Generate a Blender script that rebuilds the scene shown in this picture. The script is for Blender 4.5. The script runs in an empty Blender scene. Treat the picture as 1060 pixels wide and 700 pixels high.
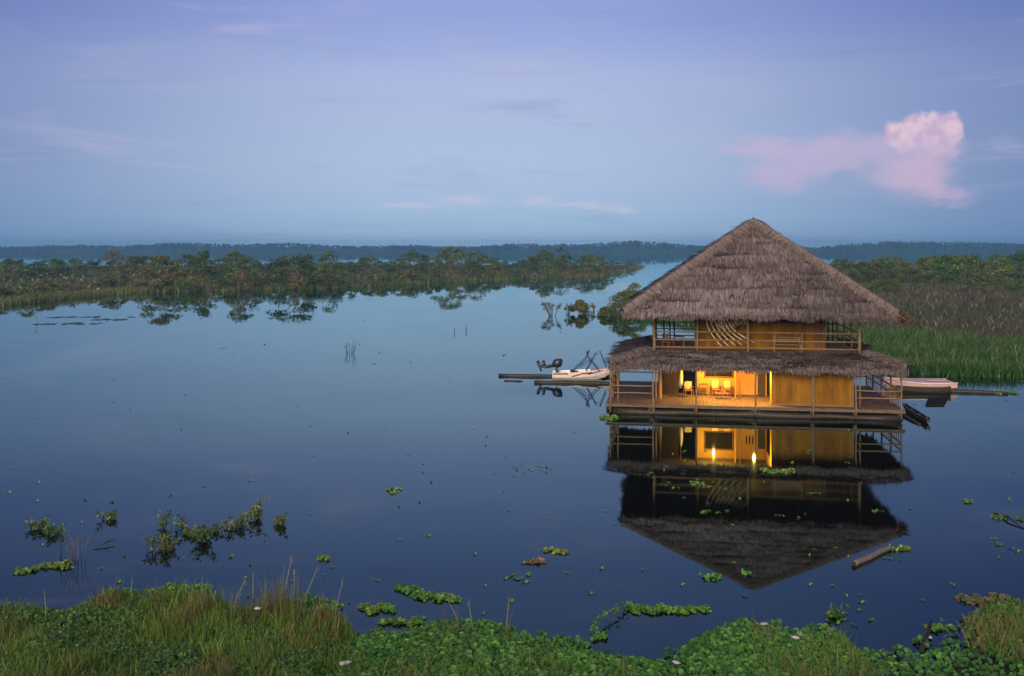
import bpy, math, random
import numpy as np
from mathutils import Vector, Matrix
R = math.radians
rng = np.random.default_rng(7)
random.seed(7)
scene = bpy.context.scene
COL = scene.collection
F, CAMH, HOR = 1030.0, 10.0, 257.0      # focal length in photo pixels, eye height, horizon row

def P(px, py, z=0.0):
    """the point at height z that stands where the photograph shows it on the water"""
    Y = (CAMH - z) * F / (py - HOR)
    return Vector(((px - 530) / F * Y, Y, z))

def srgb(r, g, b):
    f = lambda c: c / 12.92 if c <= .04045 else ((c + .055) / 1.055) ** 2.4
    return (f(r / 255), f(g / 255), f(b / 255))

# ------------------------------------------------------------------ materials
class NT:
    def __init__(s, tree): s.t = tree; s.n = tree.nodes; s.l = tree.links
    def new(s, typ, **kw):
        n = s.n.new(typ)
        for k, v in kw.items(): setattr(n, k, v)
        return n
    def put(s, sock, v):
        if hasattr(v, 'is_linked') or isinstance(v, bpy.types.NodeSocket): s.l.new(v, sock)
        else: sock.default_value = v
    def math(s, op, a, b=None, c=None, clamp=False):
        n = s.new('ShaderNodeMath', operation=op, use_clamp=clamp)
        s.put(n.inputs[0], a)
        if b is not None: s.put(n.inputs[1], b)
        if c is not None: s.put(n.inputs[2], c)
        return n.outputs[0]
    def mix(s, fac, a, b, mode='MIX'):
        n = s.new('ShaderNodeMix', data_type='RGBA', blend_type=mode)
        s.put(n.inputs[0], fac); s.put(n.inputs[6], a); s.put(n.inputs[7], b)
        return n.outputs[2]
    def noise(s, vec, scale, detail=4, rough=.55, dist=0):
        n = s.new('ShaderNodeTexNoise')
        if vec is not None: s.l.new(vec, n.inputs['Vector'])
        n.inputs['Scale'].default_value = scale; n.inputs['Detail'].default_value = detail
        n.inputs['Roughness'].default_value = rough; n.inputs['Distortion'].default_value = dist
        return n
    def mapping(s, vec, sc=(1, 1, 1), loc=(0, 0, 0), rot=(0, 0, 0)):
        n = s.new('ShaderNodeMapping'); s.l.new(vec, n.inputs[0])
        n.inputs['Scale'].default_value = sc; n.inputs['Location'].default_value = loc
        n.inputs['Rotation'].default_value = rot
        return n.outputs[0]
    def smooth(s, x, lo, hi):
        n = s.new('ShaderNodeMapRange', interpolation_type='SMOOTHSTEP')
        s.put(n.inputs[0], x); n.inputs[1].default_value = lo; n.inputs[2].default_value = hi
        return n.outputs[0]

def c4(c): return (c[0], c[1], c[2], 1.0)

def surf(name, c1, c2=None, scale=3.0, stretch=(1, 1, 1), rough=.7, bump=0.0, bscale=None, spec=.3, metallic=0, obj_rand=0.0):
    m = bpy.data.materials.new(name); m.use_nodes = True
    t = NT(m.node_tree); b = t.n['Principled BSDF']
    tc = t.new('ShaderNodeTexCoord').outputs['Object']
    v = t.mapping(tc, stretch)
    n = t.noise(v, scale, 5, .6)
    f = t.smooth(n.outputs[0], .3, .7)
    col = t.mix(f, c4(c1), c4(c2 or c1))
    if obj_rand:
        oi = t.new('ShaderNodeObjectInfo').outputs['Random']
        k = t.math('MULTIPLY_ADD', oi, obj_rand * 2, 1 - obj_rand)
        hv = t.new('ShaderNodeHueSaturation'); t.l.new(col, hv.inputs['Color']); t.l.new(k, hv.inputs['Value']); col = hv.outputs[0]
    t.l.new(col, b.inputs['Base Color'])
    b.inputs['Roughness'].default_value = rough
    b.inputs['Specular IOR Level'].default_value = spec
    b.inputs['Metallic'].default_value = metallic
    if bump:
        n2 = t.noise(v, bscale or scale * 4, 4, .6)
        bp = t.new('ShaderNodeBump'); bp.inputs['Strength'].default_value = bump; bp.inputs['Distance'].default_value = .03
        t.l.new(n2.outputs[0], bp.inputs['Height']); t.l.new(bp.outputs[0], b.inputs['Normal'])
    return m

def leafmat(name, rough=.6, trans=.3, obj_rand=.18, spec=.2):
    """colour of each leaf / straw comes from its own point attribute"""
    m = bpy.data.materials.new(name); m.use_nodes = True
    t = NT(m.node_tree); b = t.n['Principled BSDF']; out = t.n['Material Output']
    at = t.new('ShaderNodeAttribute'); at.attribute_name = 'Col'; col = at.outputs['Color']
    if obj_rand:
        oi = t.new('ShaderNodeObjectInfo').outputs['Random']
        hv = t.new('ShaderNodeHueSaturation')
        t.l.new(col, hv.inputs['Color'])
        t.l.new(t.math('MULTIPLY_ADD', oi, obj_rand * 2, 1 - obj_rand), hv.inputs['Value'])
        fr = t.math('FRACT', t.math('MULTIPLY', oi, 7.31))
        t.l.new(t.math('MULTIPLY_ADD', fr, .05, .475), hv.inputs['Hue'])
        col = hv.outputs[0]
    t.l.new(col, b.inputs['Base Color'])
    b.inputs['Roughness'].default_value = rough
    b.inputs['Specular IOR Level'].default_value = spec
    if trans:
        tr = t.new('ShaderNodeBsdfTranslucent'); t.l.new(col, tr.inputs['Color'])
        mx = t.new('ShaderNodeMixShader'); mx.inputs[0].default_value = trans
        t.l.new(b.outputs[0], mx.inputs[1]); t.l.new(tr.outputs[0], mx.inputs[2]); t.l.new(mx.outputs[0], out.inputs[0])
    return m

def emit(name, col, strength):
    m = bpy.data.materials.new(name); m.use_nodes = True
    b = m.node_tree.nodes['Principled BSDF']
    b.inputs['Base Color'].default_value = c4(col)
    b.inputs['Emission Color'].default_value = c4(col); b.inputs['Emission Strength'].default_value = strength
    return m

M = {}
M['leaf'] = leafmat('tree_leaves', .65, .25, .30)
M['plant'] = leafmat('plant_leaves', .42, .25, .1, .45)
M['straw'] = leafmat('thatch_straw', .9, 0, 0, .1)
M['bark'] = surf('bark', (.07, .055, .04), (.16, .13, .1), 6, (3, 3, .6), .9, .4)
M['bamboo'] = surf('bamboo', (.223, .149, .074), (.149, .090, .043), 5, (2, 2, .5), .5, .15, spec=.4)
M['deckwood'] = surf('deck_planks', (.186, .124, .087), (.118, .077, .056), 2.5, (6, .6, 1), .7, .3)
M['beam'] = surf('weathered_beam', (.167, .124, .093), (.099, .071, .056), 4, (.6, 3, 3), .8, .3)
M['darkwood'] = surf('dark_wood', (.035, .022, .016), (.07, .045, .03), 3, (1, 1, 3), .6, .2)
M['wetlog'] = surf('wet_log', (.018, .015, .013), (.045, .036, .03), 3, (3, 3, .4), .45, .4)
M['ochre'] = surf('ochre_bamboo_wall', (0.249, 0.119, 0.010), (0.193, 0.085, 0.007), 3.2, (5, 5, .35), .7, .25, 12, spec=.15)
def boardtone(m, pitch):
    t = NT(m.node_tree); b = t.n['Principled BSDF']; src = b.inputs['Base Color'].links[0].from_socket
    q = t.new('ShaderNodeSeparateXYZ'); tc = t.new('ShaderNodeTexCoord').outputs['Object']; t.l.new(tc, q.inputs[0])
    wn = t.new('ShaderNodeTexWhiteNoise', noise_dimensions='1D'); t.l.new(t.math('FLOOR', t.math('DIVIDE', t.math('ADD', q.outputs[0], q.outputs[1]), pitch)), wn.inputs['W'])
    stn = t.smooth(t.noise(t.mapping(tc, (1, 1, .45)), 1.1, 5, .65).outputs[0], .42, .7)
    k = t.math('MULTIPLY', t.math('MULTIPLY_ADD', wn.outputs['Value'], .42, .76), t.math('MULTIPLY_ADD', stn, -.30, 1.08))
    fine = t.noise(t.mapping(tc, (9, 9, .6)), 4, 3, .6).outputs[0]; k = t.math('MULTIPLY', k, t.math('MULTIPLY_ADD', fine, .4, .8))
    hv = t.new('ShaderNodeHueSaturation'); t.l.new(src, hv.inputs['Color']); t.l.new(k, hv.inputs['Value']); t.l.new(hv.outputs[0], b.inputs['Base Color'])
boardtone(M['ochre'], .3); boardtone(M['deckwood'], .21)
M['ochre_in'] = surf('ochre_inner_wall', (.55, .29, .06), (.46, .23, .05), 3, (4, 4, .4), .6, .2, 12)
M['brownpost'] = surf('brown_post', (.154, .070, .025), (.098, .042, .017), 4, (3, 3, .5), .6, .2)
M['darkslat'] = surf('dark_slats', (.045, .03, .013), (.028, .02, .009), 4, (3, 3, .5), .7, .2)
M['flatblack'] = surf('wet_black_board', (.012, .011, .012), (.02, .018, .018), 4, rough=.95, spec=.05)
M['thatchbase'] = surf('thatch_bed', (.060, .045, .039), (.033, .025, .023), 8, (1, 1, 3), .95, .6)
M['cord'] = surf('pale_cord', (.600, .525, .345), (.525, .435, .270), 8)
M['net'] = surf('hammock_cloth', (.392, .308, .140), (.322, .238, .098), 9, (1, 1, 1), .8, .3)
M['chairwood'] = surf('chair_wood', (.25, .11, .045), (.16, .07, .03), 5, (1, 1, 2), .5)
M['cushion'] = surf('cream_cushion', (.62, .45, .2), (.55, .38, .16), 6, rough=.85)
M['pale'] = surf('pale_cloth', (.55, .55, .5), (.45, .46, .42), 5, rough=.9)
M['window'] = surf('dark_window', (.008, .007, .007), (.015, .012, .01), 4, rough=.8, spec=.1)
M['hullwhite'] = surf('white_hull', (.80, .72, .68), (.70, .62, .58), 2, rough=.4, spec=.5)
M['hullpink'] = surf('faded_pink_paint', (.629, .425, .425), (.527, .357, .365), 2.2, (1, 3, 1), rough=.6)
M['redstripe'] = surf('red_stripe', (.28, .03, .03), (.2, .025, .03), 4, rough=.4)
M['darkpaint'] = surf('dark_paint', (.02, .018, .02), (.035, .03, .03), 4, rough=.45)
M['motor'] = surf('motor_cowl', (.012, .016, .025), (.02, .025, .035), 5, rough=.35, spec=.5)
M['bluepipe'] = surf('blue_pipe', (.012, .03, .09), (.018, .04, .11), 6, rough=.4, spec=.5)
M['greylog'] = surf('bleached_log', (0.219, 0.185, 0.173), (0.129, 0.106, 0.098), 2.5, (.6, 5, 5), .8, .5)
M['logend'] = surf('log_end', (.06, .04, .035), (.03, .022, .02), 12)
M['litter'] = surf('white_plastic', (.595, .612, .629), (.527, .544, .561), 7, rough=.5)
M['black'] = surf('black_plastic', (.012, .012, .014), (.02, .02, .024), 7, rough=.4)
M['bulb'] = emit('lit_bulb', (1, .58, .16), 16)
M['socket'] = surf('lamp_socket', (.03, .025, .02), (.05, .04, .03), 8)
M['twig'] = surf('dead_twig', (.224, .176, .136), (.144, .112, .088), 6, (3, 3, .6), .9)
M['stalk'] = surf('pale_green_stalk', (.34, .36, .17), (.24, .27, .11), 6)
M['darktwig'] = surf('dark_twig', (.05, .045, .04), (.09, .08, .07), 6, (3, 3, .6), .9)

# ------------------------------------------------------------------ mesh helpers
class MB:
    def __init__(s): s.v = []; s.f = []; s.sm = []
    def add(s, vs, fs, smooth=False):
        o = len(s.v); s.v += [tuple(v) for v in vs]
        s.f += [tuple(i + o for i in f) for f in fs]; s.sm += [smooth] * len(fs); return s
    def box(s, x0, x1, y0, y1, z0, z1):
        vs = [(x, y, z) for z in (z0, z1) for y in (y0, y1) for x in (x0, x1)]
        return s.add(vs, [(0, 2, 3, 1), (4, 5, 7, 6), (0, 1, 5, 4), (2, 6, 7, 3), (0, 4, 6, 2), (1, 3, 7, 5)])
    def tube(s, pts, radii, n=8, caps=True):
        pts = [Vector(p) for p in pts]
        if not hasattr(radii, '__len__'): radii = [radii] * len(pts)
        vs = []; prev = None
        for i, p in enumerate(pts):
            d = (pts[min(i + 1, len(pts) - 1)] - pts[max(i - 1, 0)]).normalized()
            if prev is None:
                a = d.cross(Vector((0, 0, 1)))
                if a.length < .1: a = d.cross(Vector((0, 1, 0)))
            else: a = prev - d * prev.dot(d)
            a.normalize(); prev = a; b = d.cross(a)
            for k in range(n):
                t = 2 * math.pi * k / n
                vs.append(p + (a * math.cos(t) + b * math.sin(t)) * radii[i])
        fs = []
        for i in range(len(pts) - 1):
            for k in range(n):
                k2 = (k + 1) % n
                fs.append((i * n + k, i * n + k2, (i + 1) * n + k2, (i + 1) * n + k))
        s.add(vs, fs, True)
        if caps:
            o = len(s.v) - len(vs)
            s.f.append(tuple(o + k for k in reversed(range(n)))); s.sm.append(False)
            s.f.append(tuple(o + (len(pts) - 1) * n + k for k in range(n))); s.sm.append(False)
        return s
    def beam(s, p0, p1, w, h, up=(0, 0, 1)):
        p0, p1 = Vector(p0), Vector(p1); d = (p1 - p0).normalized(); a = d.cross(Vector(up))
        if a.length < .01: a = d.cross(Vector((0, 1, 0)))
        a.normalize(); b = a.cross(d); vs = []
        for p in (p0, p1):
            for x, y in ((-1, -1), (1, -1), (1, 1), (-1, 1)): vs.append(p + a * (x * w / 2) + b * (y * h / 2))
        return s.add(vs, [(3, 2, 1, 0), (4, 5, 6, 7), (0, 1, 5, 4), (1, 2, 6, 5), (2, 3, 7, 6), (3, 0, 4, 7)])
    def ball(s, c, r, nu=12, nv=8, jit=0.0):
        c = Vector(c); r = r if hasattr(r, '__len__') else (r, r, r); vs = []
        for j in range(nv + 1):
            th = math.pi * j / nv
            for i in range(nu):
                ph = 2 * math.pi * i / nu; q = 1 + random.uniform(-jit, jit)
                vs.append((c.x + r[0] * q * math.sin(th) * math.cos(ph), c.y + r[1] * q * math.sin(th) * math.sin(ph), c.z + r[2] * q * math.cos(th)))
        fs = [(j * nu + i, (j + 1) * nu + i, (j + 1) * nu + (i + 1) % nu, j * nu + (i + 1) % nu) for j in range(nv) for i in range(nu)]
        return s.add(vs, fs, True)
    def loft(s, secs, closed=True, caps=True, smooth=True):
        n = len(secs[0]); vs = [v for sec in secs for v in sec]; fs = []
        for i in range(len(secs) - 1):
            for k in range(n if closed else n - 1):
                k2 = (k + 1) % n
                fs.append((i * n + k, i * n + k2, (i + 1) * n + k2, (i + 1) * n + k))
        s.add(vs, fs, smooth)
        if caps and closed:
            o = len(s.v) - len(vs)
            s.f.append(tuple(o + k for k in reversed(range(n)))); s.sm.append(False)
            s.f.append(tuple(o + (len(secs) - 1) * n + k for k in range(n))); s.sm.append(False)
        return s
    def build(s, name, mat, parent=None):
        me = bpy.data.meshes.new(name); me.from_pydata(s.v, [], s.f); me.polygons.foreach_set('use_smooth', s.sm)
        me.materials.append(mat); me.update()
        o = bpy.data.objects.new(name, me); COL.objects.link(o)
        if parent: o.parent = parent
        return o

class QB:
    """many small faces at once (leaves, blades, straws), each with its own colour"""
    def __init__(s): s.v = []; s.c = []; s.q = []; s.n = 0
    def faces(s, V, C):
        """V (N,k,3) one k-gon each, C (N,3)"""
        N, k, _ = V.shape
        idx = np.arange(N * k).reshape(N, k) + s.n
        s.v.append(V.reshape(-1, 3)); s.c.append(np.repeat(C, k, axis=0)); s.q.append(idx); s.n += N * k
    def strips(s, V, C):
        """V (N,m,2,3): ribbons of m cross pairs"""
        N, m = V.shape[:2]
        base = np.arange(N)[:, None] * (m * 2) + s.n
        s.v.append(V.reshape(-1, 3)); s.c.append(np.repeat(C, m * 2, axis=0))
        for i in range(m - 1):
            s.q.append(np.concatenate([base + 2 * i, base + 2 * i + 1, base + 2 * i + 3, base + 2 * i + 2], axis=1))
        s.n += N * m * 2
    def build(s, name, mat, parent=None):
        V = np.concatenate(s.v).astype(np.float32); C = np.concatenate(s.c).astype(np.float32)
        me = bpy.data.meshes.new(name)
        me.vertices.add(len(V)); me.vertices.foreach_set('co', V.ravel())
        loops = np.concatenate([q.ravel() for q in s.q]); tot = np.concatenate([np.full(len(q), q.shape[1]) for q in s.q])
        me.loops.add(len(loops)); me.loops.foreach_set('vertex_index', loops.astype(np.int32))
        me.polygons.add(len(tot)); st = np.concatenate([[0], np.cumsum(tot)[:-1]])
        me.polygons.foreach_set('loop_start', st.astype(np.int32)); me.polygons.foreach_set('loop_total', tot.astype(np.int32))
        a = me.attributes.new('Col', 'FLOAT_COLOR', 'POINT')
        a.data.foreach_set('color', np.concatenate([C, np.ones((len(C), 1), np.float32)], axis=1).ravel())
        me.materials.append(mat); me.update(calc_edges=True)
        o = bpy.data.objects.new(name, me); COL.objects.link(o)
        if parent: o.parent = parent
        return o

def unit(a): return a / np.maximum(np.linalg.norm(a, axis=-1, keepdims=True), 1e-9)
def palette(N, cols, jit=.18, w=None):
    cols = np.array(cols); i = rng.choice(len(cols), N, p=w)
    return np.clip(cols[i] * (1 + rng.normal(0, jit, (N, 1))) * (1 + rng.normal(0, .06, (N, 3))), .004, .9)

def leaves(qb, cen, size, cols, k=4, upbias=.4, asp=.55, jit=.2, w=None):
    """pointed leaf faces with random tilt"""
    N = len(cen); size = np.broadcast_to(size, (N,))[:, None]
    nrm = unit(rng.normal(0, 1, (N, 3)) + np.array([0, 0, upbias]))
    a = unit(np.cross(nrm, rng.normal(0, 1, (N, 3)))); b = np.cross(nrm, a)
    if k == 4: pts = [(-1, 0), (.0, -asp), (1, 0), (0, asp)]
    else: pts = [(math.cos(2 * math.pi * i / k), asp * math.sin(2 * math.pi * i / k)) for i in range(k)]
    V = np.stack([cen + a * (p[0] * size / 2) + b * (p[1] * size / 2) for p in pts], axis=1)
    qb.faces(V, palette(N, cols, jit, w))

def blades(qb, base, height, width, lean, cols, m=4, jit=.2, w=None, bend=1.8):
    """grass blades: base (N,3), arrays height, width, lean"""
    N = len(base); height = np.broadcast_to(height, (N,)); width = np.broadcast_to(width, (N,)); lean = np.broadcast_to(lean, (N,))
    th = rng.uniform(0, 2 * math.pi, N); d = np.stack([np.cos(th), np.sin(th), np.zeros(N)], 1)
    ph = rng.uniform(0, 2 * math.pi, N); sd = np.stack([np.cos(ph), np.sin(ph), np.zeros(N)], 1)
    V = np.zeros((N, m, 2, 3))
    for i in range(m):
        t = i / (m - 1)
        c = base + d * (lean * height * t ** bend)[:, None]; c = c.copy(); c[:, 2] += height * t * (1 - .25 * lean * t)
        wd = width * (1 - t) ** .7 / 2 + .0012
        V[:, i, 0] = c - sd * wd[:, None]; V[:, i, 1] = c + sd * wd[:, None]
    qb.strips(V, palette(N, cols, jit, w))

def tag(o, label=None, cat=None, group=None, kind=None):
    if label: o['label'] = label
    if cat: o['category'] = cat
    if group: o['group'] = group
    if kind: o['kind'] = kind
    return o
def empty(name, loc, rz=0.0):
    o = bpy.data.objects.new(name, None); COL.objects.link(o); o.location = loc; o.rotation_euler = (0, 0, rz)
    o.empty_display_size = .2
    return o
def copy_tree(o, parent=None):
    c = o.copy(); COL.objects.link(c)
    if parent: c.parent = parent
    for ch in KIDS.get(o, []): copy_tree(ch, c)
    return c
KIDS = {}
def kids(o):
    for c in list(COL.objects):
        if c.parent is o: KIDS.setdefault(o, []).append(c)

# ------------------------------------------------------------------ camera
cam = bpy.data.cameras.new('camera'); co = bpy.data.objects.new('camera', cam); COL.objects.link(co)
co.location = (0, 0, CAMH); co.rotation_euler = (R(90), 0, 0)
cam.sensor_width = 36; cam.lens = 36 * F / 1060; cam.shift_y = -(350 - HOR) / 1060
cam.clip_start = .5; cam.clip_end = 9000
scene.camera = co

# ------------------------------------------------------------------ sky, sun
SUN_EL, SUN_AZ = R(17), R(197)          # behind the viewer, a little to one side
w = bpy.data.worlds.new('World'); scene.world = w; w.use_nodes = True
t = NT(w.node_tree)
bg = t.n['Background']; gen = t.new('ShaderNodeTexCoord').outputs['Generated']
sep = t.new('ShaderNodeSeparateXYZ'); t.l.new(gen, sep.inputs[0])
X, Yd, Z = sep.outputs
E = t.math('ARCSINE', Z); A = t.math('ARCTAN2', X, Yd)
Ec = t.math('MAXIMUM', E, 0.0)
ramp = t.new('ShaderNodeValToRGB'); t.l.new(t.math('DIVIDE', Ec, 1.6), ramp.inputs[0])
cr = ramp.color_ramp; cr.interpolation = 'EASE'
stops = [(0, srgb(158, 190, 220)), (.02, srgb(163, 191, 220)), (.08, srgb(172, 191, 221)), (.15, srgb(171, 186, 221)), (.235, srgb(146, 162, 215)),
         (.32, srgb(122, 144, 204)), (.5, srgb(104, 128, 186)), (1.57, srgb(120, 136, 176))]
while len(cr.elements) < len(stops): cr.elements.new(.5)
for e, (p, c) in zip(cr.elements, stops): e.position = p / 1.6; e.color = c4(c)
base = ramp.outputs[0]
# horizontal change: a little paler near the middle, deeper violet to the sides
side = t.smooth(t.math('ABSOLUTE', t.math('ADD', A, .03)), .04, .66)
base = t.mix(side, base, t.mix(1, base, (.40, .46, .63, 1), 'MULTIPLY'))
# afterglow opposite the view
glow = t.math('MULTIPLY', t.smooth(t.math('MULTIPLY', Yd, -1), -.1, .9), t.math('SUBTRACT', 1, t.smooth(E, .3, 1.4)))
base = t.mix(t.math('MULTIPLY', glow, .9), base, (1.6, 1.25, .98, 1))
# physical dusk sky blended in
sky = t.new('ShaderNodeTexSky', sky_type='NISHITA'); sky.sun_disc = False; sky.sun_elevation = SUN_EL; sky.sun_rotation = SUN_AZ
skyc = t.mix(1, sky.outputs[0], (.10, .10, .10, 1), 'MULTIPLY')
base = t.mix(t.math('MULTIPLY', t.smooth(E, .35, 1.0), .35), base, skyc)
# cirrus streaks
comb = t.new('ShaderNodeCombineXYZ'); t.l.new(A, comb.inputs[0]); t.l.new(E, comb.inputs[1])
ae = comb.outputs[0]
st = t.noise(t.mapping(ae, (3.2, 20, 1), rot=(0, 0, R(-7))), 1.6, 7, .62, .8).outputs[0]
st2 = t.noise(t.mapping(ae, (2, 5, 1), (3, 1, 0)), 1.5, 3, .5).outputs[0]
ci = t.math('MULTIPLY', t.smooth(st, .47, .76), t.smooth(st2, .42, .62))
ci = t.math('MULTIPLY', ci, t.math('MULTIPLY', t.smooth(E, .02, .08), t.math('SUBTRACT', 1, t.smooth(E, .5, .9))))
base = t.mix(t.math('MULTIPLY', ci, .5), base, c4(srgb(190, 184, 216)))
# dim violet-grey streaks
sd = t.noise(t.mapping(ae, (2.6, 24, 1), (7, 2, 0), (0, 0, R(4))), 1.4, 6, .6, .6).outputs[0]
base = t.mix(t.math('MULTIPLY', t.smooth(sd, .54, .78), .32), base, c4(srgb(112, 124, 176)))
# low far clouds near the horizon and the pink cumulus
nz = t.noise(t.mapping(ae, (1, 1.15, 1)), 60, 4, .5); nz2 = t.noise(t.mapping(ae, (1, 2.2, 1), (4, 9, 0)), 17, 6, .62)
def warp(amt, n):
    v = t.new('ShaderNodeVectorMath', operation='SUBTRACT'); t.l.new(n.outputs['Color'], v.inputs[0]); v.inputs[1].default_value = (.5, .5, .5)
    s = t.new('ShaderNodeVectorMath', operation='SCALE'); t.l.new(v.outputs[0], s.inputs[0]); s.inputs['Scale'].default_value = amt
    a = t.new('ShaderNodeVectorMath', operation='ADD'); t.l.new(ae, a.inputs[0]); t.l.new(s.outputs[0], a.inputs[1])
    q = t.new('ShaderNodeSeparateXYZ'); t.l.new(a.outputs[0], q.inputs[0]); return q.outputs[0], q.outputs[1]
def pxae(px, py):
    a = math.atan((px - 530) / F); return a, math.atan((HOR - py) / F * math.cos(a))
def blobs(lst, ae2):
    r = None
    for px, py, rx, ry in lst:
        a, e = pxae(px, py)
        dx = t.math('DIVIDE', t.math('SUBTRACT', ae2[0], a), rx / F * math.cos(a) ** 2)
        dy = t.math('DIVIDE', t.math('SUBTRACT', ae2[1], e), ry / F * math.cos(a))
        d = t.math('SUBTRACT', 1, t.math('SQRT', t.math('ADD', t.math('MULTIPLY', dx, dx), t.math('MULTIPLY', dy, dy))))
        r = d if r is None else t.math('SMOOTH_MAX', r, d, .15)
    return r
soft = blobs([(880, 155, 125, 19), (900, 154, 80, 20), (955, 156, 52, 24), (850, 166, 80, 24), (940, 166, 56, 38), (953, 186, 40, 28), (800, 153, 75, 14), (975, 202, 38, 12), (812, 178, 46, 20), (925, 176, 34, 30), (985, 158, 16, 16)], warp(.05, nz2))
base = t.mix(t.math('MULTIPLY', t.smooth(soft, -.2, .70), .60), base, c4(srgb(199, 178, 209)))
lob = blobs([(948, 178, 40, 30), (960, 194, 26, 16)], warp(.05, nz2))
base = t.mix(t.math('MULTIPLY', t.smooth(lob, .0, .8), .30), base, c4(srgb(224, 186, 202)))
nzb = t.noise(t.mapping(ae, (1, 1.1, 1), (2, 5, 0)), 34, 5, .6)
puff = blobs([(930, 138, 15, 13), (947, 130, 17, 18), (962, 124, 14, 13), (978, 128, 19, 18), (988, 138, 11, 13), (940, 150, 30, 14), (968, 148, 30, 20)], warp(.034, nzb))
pm = t.math('MULTIPLY', t.smooth(puff, -.05, .42), t.smooth(E, .074, .112))
lit = t.noise(t.mapping(ae, (1, 1, 1), (.004, -.004, 0)), 62, 5, .55).outputs[0]
pc = t.mix(t.smooth(lit, .36, .62), c4(srgb(203, 174, 205)), c4(srgb(235, 203, 214)))
base = t.mix(t.math('MULTIPLY', pm, .78), base, pc)
low = blobs([(555, 206, 26, 7), (480, 208, 42, 5), (605, 213, 60, 5), (420, 214, 50, 4), (648, 216, 20, 4)], warp(.03, nz2))
base = t.mix(t.math('MULTIPLY', t.smooth(low, -.1, .8), .5), base, c4(srgb(206, 198, 222)))
t.l.new(base, bg.inputs[0]); bg.inputs[1].default_value = 1.0

sl = bpy.data.lights.new('sun', 'SUN'); so = bpy.data.objects.new('sun', sl); COL.objects.link(so)
sl.energy = 3.0; sl.angle = R(24); sl.color = (1, .83, .64)
sd_ = Vector((math.sin(SUN_AZ) * math.cos(SUN_EL), math.cos(SUN_AZ) * math.cos(SUN_EL), math.sin(SUN_EL)))
so.rotation_euler = (-sd_).to_track_quat('-Z', 'Y').to_euler()

# ------------------------------------------------------------------ water and land
wm = bpy.data.materials.new('lake_water'); wm.use_nodes = True
t = NT(wm.node_tree); b = t.n['Principled BSDF']
b.inputs['Base Color'].default_value = (.006, .005, .004, 1); b.inputs['Specular IOR Level'].default_value = 0
gl_ = t.new('ShaderNodeBsdfGlossy'); gl_.inputs['Color'].default_value = (.76, .99, .99, 1)
tcw = t.new('ShaderNodeTexCoord').outputs['Object']
rn_ = t.noise(t.mapping(tcw, (.012, .035, 1)), 1.0, 4, .6).outputs[0]
t.l.new(t.math('MULTIPLY_ADD', t.smooth(rn_, .5, .72), .06, .018), gl_.inputs['Roughness'])
fn_ = t.new('ShaderNodeFresnel'); fn_.inputs['IOR'].default_value = 1.52
mxw = t.new('ShaderNodeMixShader'); t.l.new(fn_.outputs[0], mxw.inputs[0]); t.l.new(b.outputs[0], mxw.inputs[1]); t.l.new(gl_.outputs[0], mxw.inputs[2])
t.l.new(mxw.outputs[0], t.n['Material Output'].inputs[0])
tc = t.new('ShaderNodeTexCoord').outputs['Object']
n1 = t.noise(t.mapping(tc, (1, .55, 1)), .9, 3, .5).outputs[0]
n2 = t.noise(t.mapping(tc, (.05, .12, 1)), .6, 3, .5).outputs[0]
n3 = t.noise(tc, .02, 2, .5).outputs[0]
h = t.math('ADD', t.math('MULTIPLY', n1, .35), n2)
bp = t.new('ShaderNodeBump'); bp.inputs['Distance'].default_value = .02
t.l.new(t.math('MULTIPLY_ADD', t.smooth(n3, .4, .7), .10, .06), bp.inputs['Strength'])
t.l.new(h, bp.inputs['Height']); t.l.new(bp.outputs[0], gl_.inputs['Normal'])
wt = MB().add([(-1800, -40, 0), (1800, -40, 0), (1800, 2500, 0), (-1800, 2500, 0)], [(0, 1, 2, 3)]).build('water', wm)
tag(wt, 'calm dark blue lake mirroring the dusk sky', 'water', kind='structure')

def land(name, outline, z, mat, label, bumps=.1, res=60):
    """ground polygon as a gently uneven sheet whose rim dips below the water"""
    import mathutils.geometry as g
    pts = [Vector((p[0], p[1], 0)) for p in outline]
    c = sum(pts, Vector()) / len(pts); mb = MB(); n = len(pts)
    rim = [(p.x, p.y, -.25) for p in pts]
    inn = [(p.x + (c.x - p.x) * .02, p.y + (c.y - p.y) * .02, z) for p in pts]
    vs = rim + inn; fs = [(i, (i + 1) % n, n + (i + 1) % n, n + i) for i in range(n)]
    mb.add(vs, fs)
    mb.f.append(tuple(n + i for i in range(n))); mb.sm.append(False)
    o = mb.build(name, mat); tag(o, label, 'ground', kind='structure'); return o

M['mud'] = surf('marsh_soil', (.05, .055, .022), (.085, .075, .032), .25, rough=1, bump=.5, bscale=2)
M['bank'] = surf('bank_soil', (.035, .04, .018), (.05, .04, .02), .7, rough=1, bump=.5, bscale=3)
shoreL = [(-120, 322), (0, 317), (40, 312), (95, 307), (150, 303), (240, 301), (330, 299), (400, 295), (480, 291), (560, 288), (620, 286), (655, 279), (664, 276)]
shoreLw = [P(x, y) for x, y in shoreL]
outL = [(p.x, p.y) for p in shoreLw] + [(75, 560), (0, 600), (-150, 560), (-300, 520), (-420, 480), (-420, 200)]
land('island_ground', outL, .22, M['mud'], 'low muddy ground under the thicket across the lake')
shoreR = [(646, 328), (700, 334), (800, 352), (893, 377), (950, 386), (1000, 388), (1060, 389), (1200, 392), (1500, 398)]
shoreRw = [P(x, y) for x, y in shoreR]
outR = [(p.x, p.y) for p in shoreRw] + [(500, 120), (520, 700), (330, 690), (180, 620), (100, 420), (50, 260), (24, 175)]
land('marsh_ground', outR, .2, M['mud'], 'flat green and brown marsh ground behind the floating house')

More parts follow.
